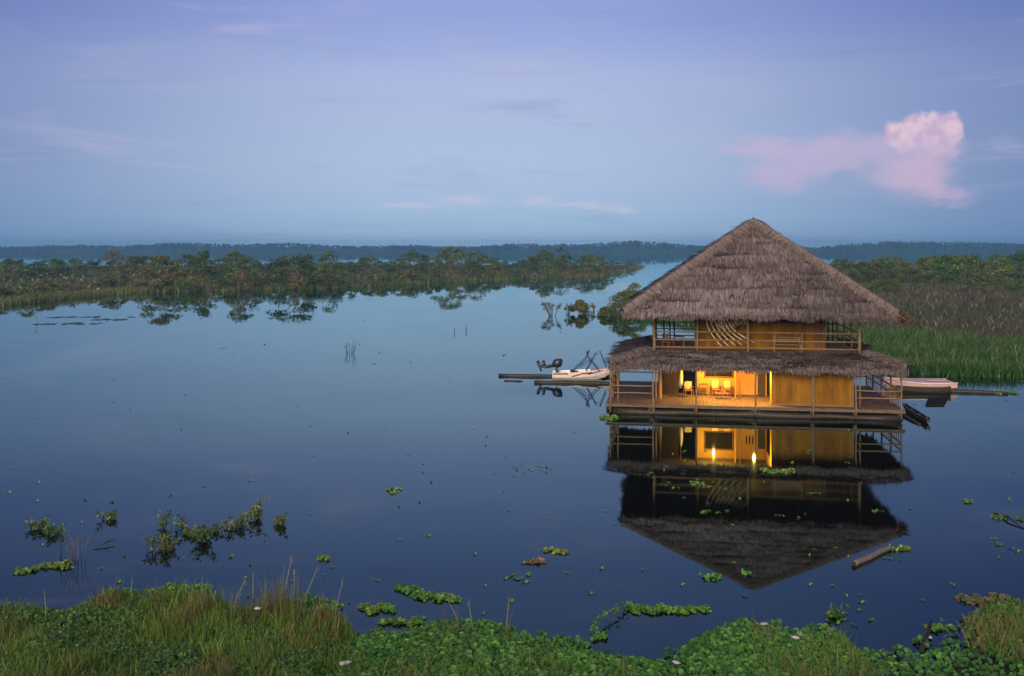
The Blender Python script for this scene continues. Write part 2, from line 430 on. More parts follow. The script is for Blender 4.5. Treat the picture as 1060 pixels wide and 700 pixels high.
# near bank: rises from the water toward the viewer
edge_px = [(-200, 640), (-60, 642), (0, 640), (60, 648), (110, 622), (165, 622), (225, 626), (245, 636), (300, 632), (350, 648), (372, 668), (400, 666), (450, 655), (482, 653),
           (520, 660), (548, 668), (570, 682), (610, 686), (650, 690), (700, 694), (716, 674), (742, 661), (770, 652), (800, 656), (830, 659), (850, 652), (872, 660),
           (884, 682), (905, 698), (940, 700), (960, 690), (985, 676), (1005, 650), (1030, 640), (1060, 634), (1120, 640), (1260, 650)]
ex = np.array([e[0] for e in edge_px]); ey = np.array([e[1] for e in edge_px])
def edgeY(px): return CAMH * F / (np.interp(px, ex, ey) - HOR)
mb = MB(); N = 120; rows = [(-.2, -.3), (.2, -.08), (.6, .01), (2, .06), (5, .3), (9, 1.0), (14, 2.9), (24, 7.4), (45, 8.3), (60, 8.3)]
xs = np.linspace(-36, 36, N); vs = []
for dy, z in rows:
    for x in xs:
        Y0 = 24.0
        for _ in range(4): Y0 = float(edgeY(x / Y0 * F + 530))
        vs.append((x, Y0 + .2 - dy, z + .08 * math.sin(x * 1.7 + dy) * (dy > 1)))
fs = [(i * N + k, (i + 1) * N + k, (i + 1) * N + k + 1, i * N + k + 1) for i in range(len(rows) - 1) for k in range(N - 1)]
mb.add(vs, fs, True)
tag(mb.build('bank', M['bank']), 'dark earth bank under the near weeds', 'ground', kind='structure')

# ------------------------------------------------------------------ floating house
YAW = R(-9); HC = Vector((15.49, 63.8, 0))
house = empty('floating_house', HC, YAW)
tag(house, 'two storey floating bamboo house with thatched hip roofs and a lit porch', 'house')
Uv, Vv = Vector((math.cos(YAW), math.sin(YAW), 0)), Vector((-math.sin(YAW), math.cos(YAW), 0))
def H(u, v, z): return HC + Uv * u + Vv * v + Vector((0, 0, z))
DZ = .66
# deck
mb = MB(); u = -9.1
while u < 8.02:
    wdt = random.uniform(.17, .24); mb.box(u, min(u + wdt - .015, 8.05), -5.35 + random.uniform(-.03, .03), 5.0, DZ - .045 + random.uniform(-.006, .006), DZ + random.uniform(-.006, .006)); u += wdt
mb.build('deck', M['deckwood'], house)
for v in (-5.25, -2.6, 0, 2.6, 4.85):
    MB().box(-9.15, 8.1, v - .05, v + .05, DZ - .19, DZ - .05).build('deck_beam', M['beam'], house)
for v, ul, ur in ((-4.95, -8.7, 7.9), (-3.1, -9.2, 8.4), (-1.2, -9.3, 8.2), (.9, -9.1, 8.3), (2.9, -9.4, 8.2), (4.7, -9.2, 8.1)):
    n = 12; pts = [(ul + (ur - ul) * i / n, v + .06 * math.sin(i * 1.3 + v), .12 + .03 * math.sin(i * 2.1 + v)) for i in range(n + 1)]
    MB().tube(pts, [.22 + .05 * math.sin(i + v) for i in range(n + 1)], 10).build('float_log', M['wetlog'], house)
for u in (-8.9, -6.4, -3.8, -.4, 2.9, 5.3, 7.8):      # cross bearers between logs and deck
    MB().box(u - .09, u + .09, -5.2, 4.9, .28, DZ - .2).build('bearer', M['wetlog'], house)
# lower posts
def pole(name, u, v, z0, z1, r, mat='bamboo', ju=0):
    n = 5; pts = [(u + ju * i / n + .012 * math.sin(i * 2 + u), v + .01 * math.cos(i + u), z0 + (z1 - z0) * i / n) for i in range(n + 1)]
    return MB().tube(pts, [r * (1.08 - .16 * i / n) for i in range(n + 1)], 8).build(name, M[mat], house)
for u in (-8.83, -6.3, -3.74, -.32, 2.98, 5.36, 7.87): pole('lower_post', u, -5.30, .12, 3.12, .052)
for u in (-8.4, -6.12, 5.62): pole('lower_post', u, -5.1, DZ, 3.0, .05)
for v in (-2.6, 0, 2.6, 4.8):
    pole('lower_post', -8.85, v, .1, 2.9, .06); pole('lower_post', 7.85, v, .1, 2.9, .06)
for u in (-4.5, 0, 4.0): pole('lower_post', u, 4.85, .1, 2.9, .06)
# loose hanging mooring tyre-like rope loops at the post feet
for u in (-6.42,):
    pts = [(u + .05 + .16 * math.sin(a), -5.4, .36 + .2 * math.cos(a)) for a in np.linspace(0, 2 * math.pi, 13)]
    MB().tube(pts, .025, 6, False).build('rope_loop', M['twig'], house)
# railings of the lower veranda
def railing(segs, zs, r, name='railing'):
    o = None
    for (a, b_) in segs:
        mb = MB()
        for z in zs:
            n = 4; pts = [(a[0] + (b_[0] - a[0]) * i / n, a[1] + (b_[1] - a[1]) * i / n, z + random.uniform(-.012, .012)) for i in range(n + 1)]
            mb.tube(pts, r, 6)
        o = mb.build(name, M['bamboo'], house)
railing([((-8.85, -5.33), (-6.3, -5.33)), ((5.36, -5.33), (7.9, -5.33))], (1.32, 1.74), .045)
railing([((7.9, -5.3), (7.9, 4.8)), ((-8.88, -5.3), (-8.88, 4.8))], (1.30, 1.72), .04)
railing([((-8.8, 4.9), (7.8, 4.9))], (1.3, 1.72), .04)
for v in np.arange(-4.4, 4.8, .55): MB().tube([(7.9, v, DZ), (7.9, v + random.uniform(-.04, .04), 1.74)], .022, 6).build('baluster', M['bamboo'], house)
for v in np.arange(-1.0, 4.8, .8): MB().tube([(-8.88, v, DZ), (-8.88, v, 1.74)], .022, 6).build('baluster', M['bamboo'], house)

# walls of the ground floor
def plankwall(p0, p1, z0, z1, th, name, mat, pw=.56):
    """upright boards with narrow gaps over a backing"""
    p0, p1 = Vector((p0[0], p0[1], 0)), Vector((p1[0], p1[1], 0)); L = (p1 - p0).length; d = (p1 - p0) / L; nn = Vector((d.y, -d.x, 0))
    mb = MB(); x = 0
    mb.beam(p0 + Vector((0, 0, (z0 + z1) / 2)) - nn * th * .5, p1 + Vector((0, 0, (z0 + z1) / 2)) - nn * th * .5, th * .6, z1 - z0)
    while x < L - .02:
        ww = min(pw * random.uniform(.85, 1.15), L - x)
        if L - x - ww < .1: ww = L - x
        k = random.uniform(-.016, .016)
        a = p0 + d * (x + .011) + nn * k; c = p0 + d * (x + ww - .011) + nn * k
        mb.beam(a + Vector((0, 0, (z0 + z1) / 2)), c + Vector((0, 0, (z0 + z1) / 2)), th * .5, z1 - z0 - .01); x += ww
    return mb.build(name, mat, house)
plankwall((.68, -4.5), (5.3, -4.5), DZ, 3.45, .07, 'front_wall', M['ochre'])
for z in (DZ + .05, 3.2): MB().box(.62, 5.36, -4.57, -4.53, z - .04, z + .04).build('wall_batten', M['bamboo'], house)
for u in (2.98, 5.33): MB().box(u - .05, u + .05, -4.60, -4.545, DZ, 3.4).build('wall_stud', M['bamboo'], house)
plankwall((5.4, -4.45), (5.4, 4.0), DZ, 3.45, .07, 'side_wall', M['ochre'])
plankwall((5.36, 4.05), (-5.9, 4.05), DZ, 3.45, .07, 'rear_wall', M['ochre'])
plankwall((-6.0, 4.0), (-6.0, -2.9), DZ, 3.45, .07, 'side_wall', M['brownpost'])
# recessed porch wall: window, door, vent slots
def cutwall(u0, u1, v, z0, z1, th, holes, name, mat):
    us = sorted({u0, u1} | {h[0] for h in holes} | {h[1] for h in holes}); zs = sorted({z0, z1} | {h[2] for h in holes} | {h[3] for h in holes}); mb = MB()
    for a, b_ in zip(us, us[1:]):
        run = None
        for c, d in zip(zs, zs[1:]):
            if any(h[0] <= a and b_ <= h[1] and h[2] <= c and d <= h[3] for h in holes):
                continue
            mb.box(a, b_, v, v + th, c, d)
    return mb.build(name, mat, house)
slots = [(-.52 + .19 * i, -.44 + .19 * i, 1.98, 2.48) for i in range(4)]
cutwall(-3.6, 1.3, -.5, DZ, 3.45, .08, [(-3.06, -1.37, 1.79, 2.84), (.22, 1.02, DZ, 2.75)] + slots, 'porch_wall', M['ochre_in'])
win = MB().box(-3.04, -1.39, -.47, -.455, 1.81, 2.82).build('window', M['window'], house)
f = MB()
for a in ((-3.14, -1.29, 1.71, 1.785), (-3.14, -1.29, 2.845, 2.92), (-3.14, -3.065, 1.785, 2.845), (-1.365, -1.29, 1.785, 2.845)): f.box(a[0], a[1], -.53, -.505, a[2], a[3])
f.build('window_frame', M['brownpost'], win)
MB().box(.25, .99, -.45, -.41, DZ + .01, 2.73).build('door', M['darkwood'], house)
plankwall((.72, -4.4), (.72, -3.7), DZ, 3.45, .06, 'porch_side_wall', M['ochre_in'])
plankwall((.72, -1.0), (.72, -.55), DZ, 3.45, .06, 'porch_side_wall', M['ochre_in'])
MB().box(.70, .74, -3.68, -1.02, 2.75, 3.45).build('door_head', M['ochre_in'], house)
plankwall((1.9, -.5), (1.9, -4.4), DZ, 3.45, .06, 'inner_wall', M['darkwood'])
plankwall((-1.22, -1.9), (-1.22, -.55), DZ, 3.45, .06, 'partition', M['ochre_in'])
MB().box(-1.09, -.99, -2.55, -2.45, DZ, 3.45).build('inner_post', M['brownpost'], house)
MB().box(-3.70, -3.60, -1.25, .0, DZ, 3.45).build('partition', M['brownpost'], house)
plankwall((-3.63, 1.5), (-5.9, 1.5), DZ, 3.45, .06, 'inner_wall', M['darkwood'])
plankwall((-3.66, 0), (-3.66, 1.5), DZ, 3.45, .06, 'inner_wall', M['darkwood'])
MB().box(-5.92, -5.78, -3.05, -2.9, DZ, 3.45).build('inner_post', M['ochre_in'], house)
plankwall((-4.75, -.9), (-5.75, -.9), DZ, 3.45, .05, 'slat_screen', M['darkslat'], .16)
# upper floor slab
FZ = 3.72
MB().box(-6.5, 6.1, -4.15, 4.15, 3.47, 3.62).build('upper_floor', M['beam'], house)
mb = MB(); v = -4.12
while v < 4.1: mb.box(-6.48, 6.08, v, v + .19, 3.625, FZ - random.uniform(0, .01)); v += .2
mb.build('upper_deck', M['deckwood'], house)
# upper storey walls
plankwall((-3.6, -2.3), (-.62, -2.3), FZ, 6.6, .07, 'upper_wall', M['ochre'], .36)
plankwall((-.62, -2.32), (3.85, -2.32), FZ, 5.42, .07, 'upper_wall', M['ochre'], .5)
MB().box(-.62, 3.85, -2.36, -2.30, 5.85, 6.6).build('upper_wall', M['ochre'], house)
plankwall((4.0, -2.3), (4.0, 2.5), FZ, 6.6, .07, 'upper_wall', M['ochre'])
plankwall((4.0, 2.5), (-3.6, 2.5), FZ, 6.6, .07, 'upper_wall', M['ochre'])
plankwall((-3.6, 2.5), (-3.6, -2.3), FZ, 6.6, .07, 'upper_wall', M['ochre'])
for u in (-3.66, 3.97): MB().box(u - .13, u + .13, -2.44, -2.36, FZ, 6.6).build('corner_board', M['brownpost'], house)
MB().box(-.7, -.56, -2.42, -2.37, FZ, 6.6).build('corner_board', M['brownpost'], house)
MB().box(3.45, 3.78, -2.41, -2.37, FZ, 6.5).build('shutter', M['brownpost'], house)
# upper posts and rails
for u in (-6.25, -.66, 5.8): pole('upper_post', u, -3.95, FZ - .3, 6.8, .088)
pole('upper_post', -3.65, -3.95, FZ - .2, 6.8, .05)
for u in (-6.25, -2.2, 2.0, 5.8): pole('upper_post', u, 3.95, FZ - .2, 6.8, .07)
for v in (-1.3, 1.3): pole('upper_post', -6.25, v, FZ - .2, 6.8, .06); pole('upper_post', 5.8, v, FZ - .2, 6.8, .06)
railing([((-6.3, -3.98), (-.66, -3.98)), ((-.66, -3.98), (5.85, -3.98))], (3.98, 4.42, 4.92), .05, 'upper_railing')
railing([((-6.3, -3.95), (-6.3, 3.95)), ((5.85, -3.95), (5.85, 3.95))], (4.0, 4.45, 4.92), .042, 'upper_railing')
railing([((-6.3, 3.98), (5.85, 3.98))], (4.0, 4.45, 4.92), .042, 'upper_railing')
for u in (.91, 2.5): pole('baluster', u, -3.98, FZ, 4.92, .035)
for u in (-5.7, -5.3, -5.0, 4.9, 5.2, 5.5): pole('slat', u, 3.9, FZ, 6.7, .05, 'darkwood')
for u in (4.45, 4.7): pole('slat', u, 3.9, FZ, 6.7, .045)
MB().beam((-6.4, -3.95, 6.35), (5.95, -3.95, 6.35), .12, .14).build('eave_beam', M['beam'], house)
MB().beam((-6.4, 3.95, 6.35), (5.95, 3.95, 6.35), .12, .14).build('eave_beam', M['beam'], house)
MB().beam((-8.8, -5.28, 2.98), (7.9, -5.28, 2.98), .09, .1).build('eave_beam', M['beam'], house)

STRAW = [(0.150, 0.125, 0.129), (0.122, 0.099, 0.103), (0.095, 0.076, 0.077), (0.173, 0.146, 0.152), (0.067, 0.053, 0.053), (0.134, 0.102, 0.097)]
SW = [.26, .24, .18, .12, .1, .1]
def thatch(qb, eL, eR, tL, tR, course=.46, dens=62, seed=0):
    """courses of hanging straw over one sloping roof face"""
    eL, eR, tL, tR = [np.array(p, float) for p in (eL, eR, tL, tR)]
    nrm = unit(np.cross(eR - eL, tL - eL)); slope = ((tL + tR) - (eL + eR)) / 2; S = np.linalg.norm(slope)
    nrows = int(S / course); dn = -unit(slope)[None, :]; along = unit(eR - eL)[None, :]
    for r in range(0, nrows + 2):
        t0 = (r + .75) / nrows
        tc_ = min(t0, 1.0); Lw = np.linalg.norm((eR + (tR - eR) * tc_) - (eL + (tL - eL) * tc_))
        n = int(max(10, Lw * course * dens)); s = rng.uniform(0, 1, n)
        ph = rng.uniform(0, 6.28, 4); x_ = s * Lw
        wob = .15 * np.sin(x_ * .5 + ph[0]) + .09 * np.sin(x_ * 1.3 + ph[1]) + .05 * np.sin(x_ * 3.7 + ph[2]) + rng.normal(0, .06, n)
        rag = np.abs(rng.normal(0, .10, n)) * (rng.uniform(0, 1, n) < .5)
        tt = np.clip(t0 + wob / S, 0, 1.0)[:, None]
        a = eL + (tL - eL) * tt; bb = eR + (tR - eR) * tt
        p = a + (bb - a) * s[:, None]
        tw = x_ * rng.uniform(4, 8) + 1.2 * np.sin(x_ * 3 + ph[1]); tuft = np.interp(tw % 3900, np.arange(4000), rng.uniform(-.2, .2, 4000))
        d = unit(dn + along * (rng.normal(0, .10, n) + tuft * .6)[:, None])
        L = (course * rng.uniform(1.15, 1.5, n) + rag)[:, None]
        lump = .07 * np.sin(x_ * .9 + ph[3]) + .06 * np.sin(x_ * 2.3 + ph[2]) + .04 * np.sin(x_ * 7.1 + ph[0])
        lift0 = rng.uniform(.0, .03, n)[:, None]; lift1 = (rng.uniform(.045, .10, n) + lump * .7 + rng.uniform(-.02, .05))[:, None]
        wd = rng.uniform(.014, .036, n)[:, None]; side = unit(np.cross(d, nrm[None, :]))
        V = np.zeros((n, 3, 2, 3))
        for i, (q, wk) in enumerate(((0, .9), (.65, 1), (1, .3))):
            c = p + d * L * q + nrm * (lift0 + (lift1 - lift0) * q + .03)
            V[:, i, 0] = c - side * wd * wk; V[:, i, 1] = c + side * wd * wk
        C = palette(n, STRAW, .15, SW) * (1 + .13 * np.sin(r * 2.4 + x_ * .35 + seed) + .35 * tuft)[:, None]
        st_n = np.sin(x_ * .42 + seed * 2) + np.sin(t0 * S * .9 + x_ * .25 + seed) + .7 * np.sin(x_ * 1.1 - t0 * S * 1.4)
        C = C * np.clip(1 + .15 * st_n, .55, 1.4)[:, None]
        qb.strips(V, np.clip(C, .01, 1))
def fringe(qb, a, b_, n, out, L=(.14, .34)):
    a, b_ = np.array(a, float), np.array(b_, float); s = rng.uniform(0, 1, n)[:, None]; p = a + (b_ - a) * s + rng.normal(0, .05, (n, 3))
    d = unit(np.array(out)[None, :] * .45 + np.array([0, 0, -1.0]) + rng.normal(0, .22, (n, 3)))
    Lw = (rng.uniform(*L, n) * (1 + .25 * np.sin(s[:, 0] * 40)))[:, None]; side = unit(b_ - a)[None, :]; wd = rng.uniform(.012, .032, n)[:, None]
    V = np.stack([np.stack([p - side * wd, p + side * wd], 1), np.stack([p + d * Lw - side * wd * .3, p + d * Lw + side * wd * .3], 1)], 1)
    qb.strips(V, palette(n, STRAW, .2, SW))
def hipcap(qb, e, tp, nl, nr, n, w=.62):
    """straw folded over a hip line; nl, nr: the down-slope directions of the two faces"""
    e, tp = np.array(e, float), np.array(tp, float); ax = unit(tp - e)
    for dd in (nl, nr):
        dd = np.array(dd, float); s = rng.uniform(0, 1, n)[:, None] ** .9; p = e + (tp - e) * s + np.array([0, 0, .27])
        d = unit(dd[None, :] - ax[None, :] * .45 + rng.normal(0, .16, (n, 3))); L = rng.uniform(.35, w * 1.35, n)[:, None]
        side = ax[None, :]; wd = rng.uniform(.014, .036, n)[:, None]
        V = np.stack([np.stack([p - side * wd, p + side * wd], 1), np.stack([p + d * L * .6 - side * wd + [0, 0, .02], p + d * L * .6 + side * wd + [0, 0, .02]], 1),
                      np.stack([p + d * L - side * wd * .4, p + d * L + side * wd * .4], 1)], 1)
        qb.strips(V, palette(n, [(.223, .183, .171), (.186, .149, .140), (.149, .118, .108)], .15))
def hip_roof(name, eu0, eu1, ev0, ev1, ez, tu0, tu1, tv0, tv1, tz, course, dens, under=.22):
    e = [(eu0, ev0, ez), (eu1, ev0, ez), (eu1, ev1, ez), (eu0, ev1, ez)]; tp = [(tu0, tv0, tz), (tu1, tv0, tz), (tu1, tv1, tz), (tu0, tv1, tz)]
    mb = MB(); dn = lambda p: (p[0], p[1], p[2] - under)
    vs = e + tp + [dn(p) for p in e] + [dn(p) for p in tp]; fs = []
    for i in range(4):
        j = (i + 1) % 4; fs += [(i, j, 4 + j, 4 + i), (8 + j, 8 + i, 12 + i, 12 + j), (i, 8 + i, 8 + j, j)]
    mb.add(vs, fs); roof = mb.build(name, M['thatchbase'], house)
    qb = QB()
    for i in range(4):
        j = (i + 1) % 4; thatch(qb, e[i], e[j], tp[i], tp[j], course, dens, i * 2.1)
    qb.build('thatch', M['straw'], roof)
    qb = QB(); outs = [(0, -1, 0), (1, 0, 0), (0, 1, 0), (-1, 0, 0)]
    for i in range(4):
        j = (i + 1) % 4; a, b_ = Vector(e[i]), Vector(e[j]); n = int((b_ - a).length * 130)
        for k in range(2): fringe(qb, a + Vector((0, 0, .03 - .14 * k)), b_ + Vector((0, 0, .03 - .14 * k)), n, outs[i])
    qb.build('eave_fringe', M['straw'], roof)
    qb = QB()
    for i in range(4):
        a, b_ = Vector(e[i]), Vector(tp[i]); L = (b_ - a).length
        sl = []
        for f_ in (i, (i - 1) % 4):
            j = (f_ + 1) % 4; d = (Vector(e[f_]) + Vector(e[j])) / 2 - (Vector(tp[f_]) + Vector(tp[j])) / 2; al = (Vector(e[j]) - Vector(e[f_])).normalized()
            # fold toward the face's own middle
            mid = ((Vector(e[f_]) + Vector(e[j])) / 2 - a).normalized()
            sl.append((d.normalized() * .75 + al * (1 if mid.dot(al) > 0 else -1) * .9).normalized())
        hipcap(qb, a, b_, sl[0], sl[1], int(L * 120))
    qb.build('hip_cap', M['straw'], roof)
    return roof
# pent roof round the ground floor and the tall hip roof
hip_roof('lower_roof', -8.88, 8.08, -5.72, 5.3, 3.08, -6.5, 6.1, -4.12, 4.12, 3.72, .34, 210)
upr = hip_roof('upper_roof', -8.05, 7.55, -6.15, 6.0, 6.2, -.12, .12, -.08, .08, 11.62, .55, 150)
qb = QB(); n = 260; th = rng.uniform(0, 2 * math.pi, n); d = unit(np.stack([np.cos(th), np.sin(th), -1.15 + rng.normal(0, .15, n)], 1))
p = np.tile(np.array([0, 0, 11.92]), (n, 1)) + rng.normal(0, .03, (n, 3)); sdv = unit(np.cross(d, np.array([0, 0, 1.0]))); L = rng.uniform(.3, .85, n)[:, None]
qb.strips(np.stack([np.stack([p - sdv * .015, p + sdv * .015], 1), np.stack([p + d * L - sdv * .03, p + d * L + sdv * .03], 1)], 1), palette(n, STRAW, .2, SW))
qb.build('apex_cap', M['straw'], upr)
# drooping bunch at the corner of the tall roof
qb = QB(); n = 240; b0 = np.array([7.35, -6.0, 6.16]); d = unit(np.array([.85, -.15, -.35])[None, :] + rng.normal(0, .28, (n, 3)))
p = b0 + rng.normal(0, .10, (n, 3)); sdv = unit(np.cross(d, rng.normal(0, 1, (n, 3)))); L = rng.uniform(.25, .75, n)[:, None]
qb.strips(np.stack([np.stack([p - sdv * .03, p + sdv * .03], 1), np.stack([p + d * L - sdv * .02, p + d * L + sdv * .02], 1)], 1), palette(n, [(.11, .06, .042), (.15, .09, .065), (.07, .042, .03)], .2))
qb.build('corner_bunch', M['straw'], upr)

# hanging lamps under the porch roof
lamps = [((-2.61, -2.24, 2.82), 'bare lit bulb hanging before the porch window'), ((-.30, -3.95, 2.72), 'bare lit bulb hanging beside the porch doorway')]
for (u, v, z), lab in lamps:
    L_ = empty('hanging_lamp', H(u, v, z)); tag(L_, lab, 'lamp')
    MB().ball((0, 0, 0), (.05, .05, .065)).build('bulb', M['bulb'], L_)
    MB().tube([(0, 0, .05), (0, 0, .13)], .026, 8).build('socket', M['socket'], L_)
    MB().tube([(0, 0, .13), (0, 0, 3.46 - z)], .008, 6).build('wire', M['socket'], L_)
    ld = bpy.data.lights.new('bulb_light', 'POINT'); ld.energy = 760; ld.color = (1, .54, .085); ld.shadow_soft_size = .05
    lo = bpy.data.objects.new('bulb_light', ld); COL.objects.link(lo); lo.parent = L_; lo.location = (0, 0, -.10)

# ------------------------------------------------------------------ furniture
def chair(name, pos, rz, lab, woodm, padm, pad=True):
    c = empty(name, pos, rz); tag(c, lab, 'chair')
    MB().box(-.27, .27, -.26, .26, .40, .44).build('seat', woodm, c)
    for x in (-.25, .25):
        for y in (-.24, .24): MB().box(x - .022, x + .022, y - .022, y + .022, 0, .40 if y < 0 else .95).build('leg', woodm, c)
        MB().box(x - .025, x + .025, -.26, .22, .62, .65).build('armrest', woodm, c)
    bk = MB()
    for z in (.55, .68, .81): bk.box(-.23, .23, .225, .255, z, z + .09)
    bk.build('backrest', woodm, c)
    if pad:
        cu = MB(); n = 10
        secs = []
        for i, s_ in enumerate((.9, 1, 1, .9)):
            secs.append([(.23 * s_ * math.copysign(abs(math.cos(a)) ** .4, math.cos(a)), .17 + i * .018, .70 + .24 * s_ * math.copysign(abs(math.sin(a)) ** .4, math.sin(a))) for a in np.linspace(0, 2 * math.pi, 16, endpoint=False)])
        cu.loft(secs).build('cushion', padm, c)
    return c
chair('porch_chair', H(-2.45, -1.25, DZ), YAW + .1, 'cream padded chair under the lit porch window', M['chairwood'], M['cushion'])
chair('porch_chair', H(-1.75, -1.2, DZ), YAW - .15, 'padded chair beside the brown porch post', M['chairwood'], M['cushion'])
chair('porch_chair', H(-4.15, -1.95, DZ), YAW + .2, 'chair with round orange cushion in the dark porch bay', M['chairwood'], M['cushion'])
chair('veranda_chair', H(-5.4, -2.6, FZ), YAW + .9, 'brown wooden armchair at the open end of the upper veranda', M['chairwood'], M['cushion'], False)
tb = empty('table', H(-4.75, -2.0, FZ), YAW); tag(tb, 'small brown table beside the veranda armchair', 'table')
MB().box(-.35, .35, -.3, .3, .70, .74).build('tabletop', M['chairwood'], tb)
for x in (-.3, .3):
    for y in (-.25, .25): MB().box(x - .025, x + .025, y - .025, y + .025, 0, .70).build('leg', M['chairwood'], tb)
tb = empty('low_table', H(-2.1, -2.35, DZ), YAW); tag(tb, 'low wooden table in front of the padded porch chairs', 'table')
MB().box(-.4, .4, -.22, .22, .30, .34).build('tabletop', M['chairwood'], tb)
for x in (-.34, .34):
    for y in (-.17, .17): MB().box(x - .025, x + .025, y - .025, y + .025, 0, .30).build('leg', M['chairwood'], tb)
# wall shelf things in the lit bay
sh = empty('side_table', H(-3.2, -1.0, DZ), YAW); tag(sh, 'narrow wooden side table against the lit porch wall', 'table')
MB().box(-.28, .28, -.2, .2, .66, .70).build('tabletop', M['brownpost'], sh); MB().box(-.26, .26, -.18, .18, .3, .33).build('shelf', M['brownpost'], sh)
for x in (-.25, .25):
    for y in (-.17, .17): MB().box(x - .02, x + .02, y - .02, y + .02, 0, .66).build('leg', M['brownpost'], sh)
hang = empty('hanging_cloth', H(-4.62, -1.6, 1.55), YAW); tag(hang, 'pale cloth hanging in the dark porch bay', 'cloth')
secs = [[(-.13 * s + .02 * math.sin(k), -.05 * s, z), (.0, -.07 * s, z), (.13 * s, .0, z), (.0, .06 * s, z)] for k, (z, s) in enumerate(((1.0, .4), (.7, .9), (.3, 1.1), (-.1, 1.0), (-.4, .6)))]
MB().loft(secs).build('cloth_fold', M['pale'], hang)
MB().tube([(0, 0, 1.0), (0, 0, 1.9)], .01, 6).build('cord', M['cord'], hang)
bn = empty('bench', H(1.7, -3.25, FZ), YAW); tag(bn, 'low slatted bench against the railing of the upper veranda', 'bench')
mb = MB()
for y in (-.18, -.06, .06, .18): mb.box(-.85, .85, y - .045, y + .045, .42, .46)
mb.build('seat', M['bamboo'], bn)
mb = MB()
for z in (.55, .68, .81): mb.box(-.85, .85, .2, .23, z, z + .07)
mb.build('backrest', M['bamboo'], bn)
for x in (-.78, .78):
    for y in (-.18, .21): MB().box(x - .03, x + .03, y - .03, y + .03, 0, .42 if y < 0 else .9).build('leg', M['bamboo'], bn)
# hammock on the upper veranda
hm = empty('hammock', H(-2.2, -3.45, 4.6), YAW); tag(hm, 'cream string hammock slung across the upper veranda', 'hammock')
a0, b0 = Vector((-1.25, .05, 1.35)), Vector((1.35, .35, 1.1))
nU, nW = 16, 7; secs = []
for i in range(nU + 1):
    s = i / nU; sag = -1.35 * math.sin(math.pi * s) ** .8; row = []
    for j in range(nW + 1):
        q = j / nW - .5; c = a0.lerp(b0, s)
        row.append(c + Vector((0, q * .9 * math.sin(math.pi * s) ** .7, sag + .55 * q * q * math.sin(math.pi * s) + .10)))
    secs.append(row)
mb = MB().loft(secs, closed=False, caps=False); mb.build('netting', M['net'], hm)
cb = MB()
for k in range(6):
    q = k / 5; x0 = -.95 + .26 * k; z0 = 1.2 - .12 * q; x1 = x0 + 1.0 + .12 * k; z1 = -.62 + .06 * k; pts = []
    for i in range(11):
        s = i / 10; pts.append((x0 + (x1 - x0) * s ** 1.5, -.36 - .12 * math.sin(math.pi * s), z0 + (z1 - z0) * s ** .85))
    cb.tube(pts, .034, 5)
cb.build('suspension_cords', M['cord'], hm)
fb = MB()
for k in range(15):
    x0 = -.35 + .115 * k; z0 = .98 - .1 * math.sin(k * .4) + .012 * k
    fb.tube([(x0, -.30, z0), (x0 + .08, -.33, z0 - .2), (x0 + .24, -.34, z0 - .40 - .10 * math.sin(k * 1.7) ** 2)], .028, 5)
fb.build('tassels', M['cord'], hm)

# ------------------------------------------------------------------ boats and floating timber
def hull(secs_def, name, mat, par, th=.05):
    """open boat skin from (x, half beam, keel z, gunwale z) stations, with inner skin"""
    mb = MB(); secs = []
    for x, hb, kz, gz in secs_def:
        o = [(x, -hb, gz), (x, -hb * .93, gz * .45 + kz * .55), (x, -hb * .55, kz), (x, hb * .55, kz), (x, hb * .93, gz * .45 + kz * .55), (x, hb, gz)]
        ib = max(hb - th, .01); kk = min(kz + th + .05, gz - .02)
        i_ = [(x, ib, gz), (x, ib * .9, gz * .45 + kk * .55), (x, ib * .5, kk), (x, -ib * .5, kk), (x, -ib * .9, gz * .45 + kk * .55), (x, -ib, gz)]
        secs.append(o + i_)
    mb.loft(secs, True, True, False); return mb.build(name, mat, par)
B = P(572, 391.5); mbt = empty('motor_boat', B, R(-4)); tag(mbt, 'white motor boat with red stripe and black outboard moored beside the house', 'boat')
st_ = [(0, .78, -.12, .50), (1.0, .86, -.14, .52), (2.2, .86, -.14, .58), (3.2, .70, -.06, .68), (4.0, .42, .14, .80), (4.6, .06, .56, .94)]
hull(st_, 'hull', M['hullwhite'], mbt)
def strip(name, pts_lo, pts_hi, mat, par, y_off=-.012):
    mb = MB(); secs = [[(lo[0], lo[1] + y_off, lo[2]), (hi[0], hi[1] + y_off, hi[2]), (hi[0], hi[1] + .004, hi[2]), (lo[0], lo[1] + .004, lo[2])] for lo, hi in zip(pts_lo, pts_hi)]
    return mb.loft(secs, True, True, False).build(name, mat, par)
def side_pt(x, f_):
    for a, c in zip(st_, st_[1:]):
        if a[0] <= x <= c[0]:
            q = (x - a[0]) / (c[0] - a[0]); hb = a[1] + (c[1] - a[1]) * q; kz = a[2] + (c[2] - a[2]) * q; gz = a[3] + (c[3] - a[3]) * q
            mid = gz * .45 + kz * .55
            return (x, -(hb * .93 + hb * .07 * f_), mid + (gz - mid) * f_)
strip('stripe', [side_pt(x, .05 + .5 * min(1, (x - 1.5) / .8)) for x in (1.5, 1.9, 2.3, 2.9, 3.4)], [side_pt(x, .30 + .5 * min(1, (x - 1.5) / .8)) for x in (1.5, 1.9, 2.3, 2.9, 3.4)], M['redstripe'], mbt)
strip('stripe', [side_pt(x, .62) for x in (.05, .6, 1.2)], [side_pt(x, .88) for x in (.05, .6, 1.2)], M['darkpaint'], mbt)
strip('stripe', [side_pt(x, .35 + .15 * k) for k, x in enumerate((2.7, 3.2, 3.8, 4.3))], [side_pt(x, .60 + .1 * k) for k, x in enumerate((2.7, 3.2, 3.8, 4.3))], M['darkpaint'], mbt)
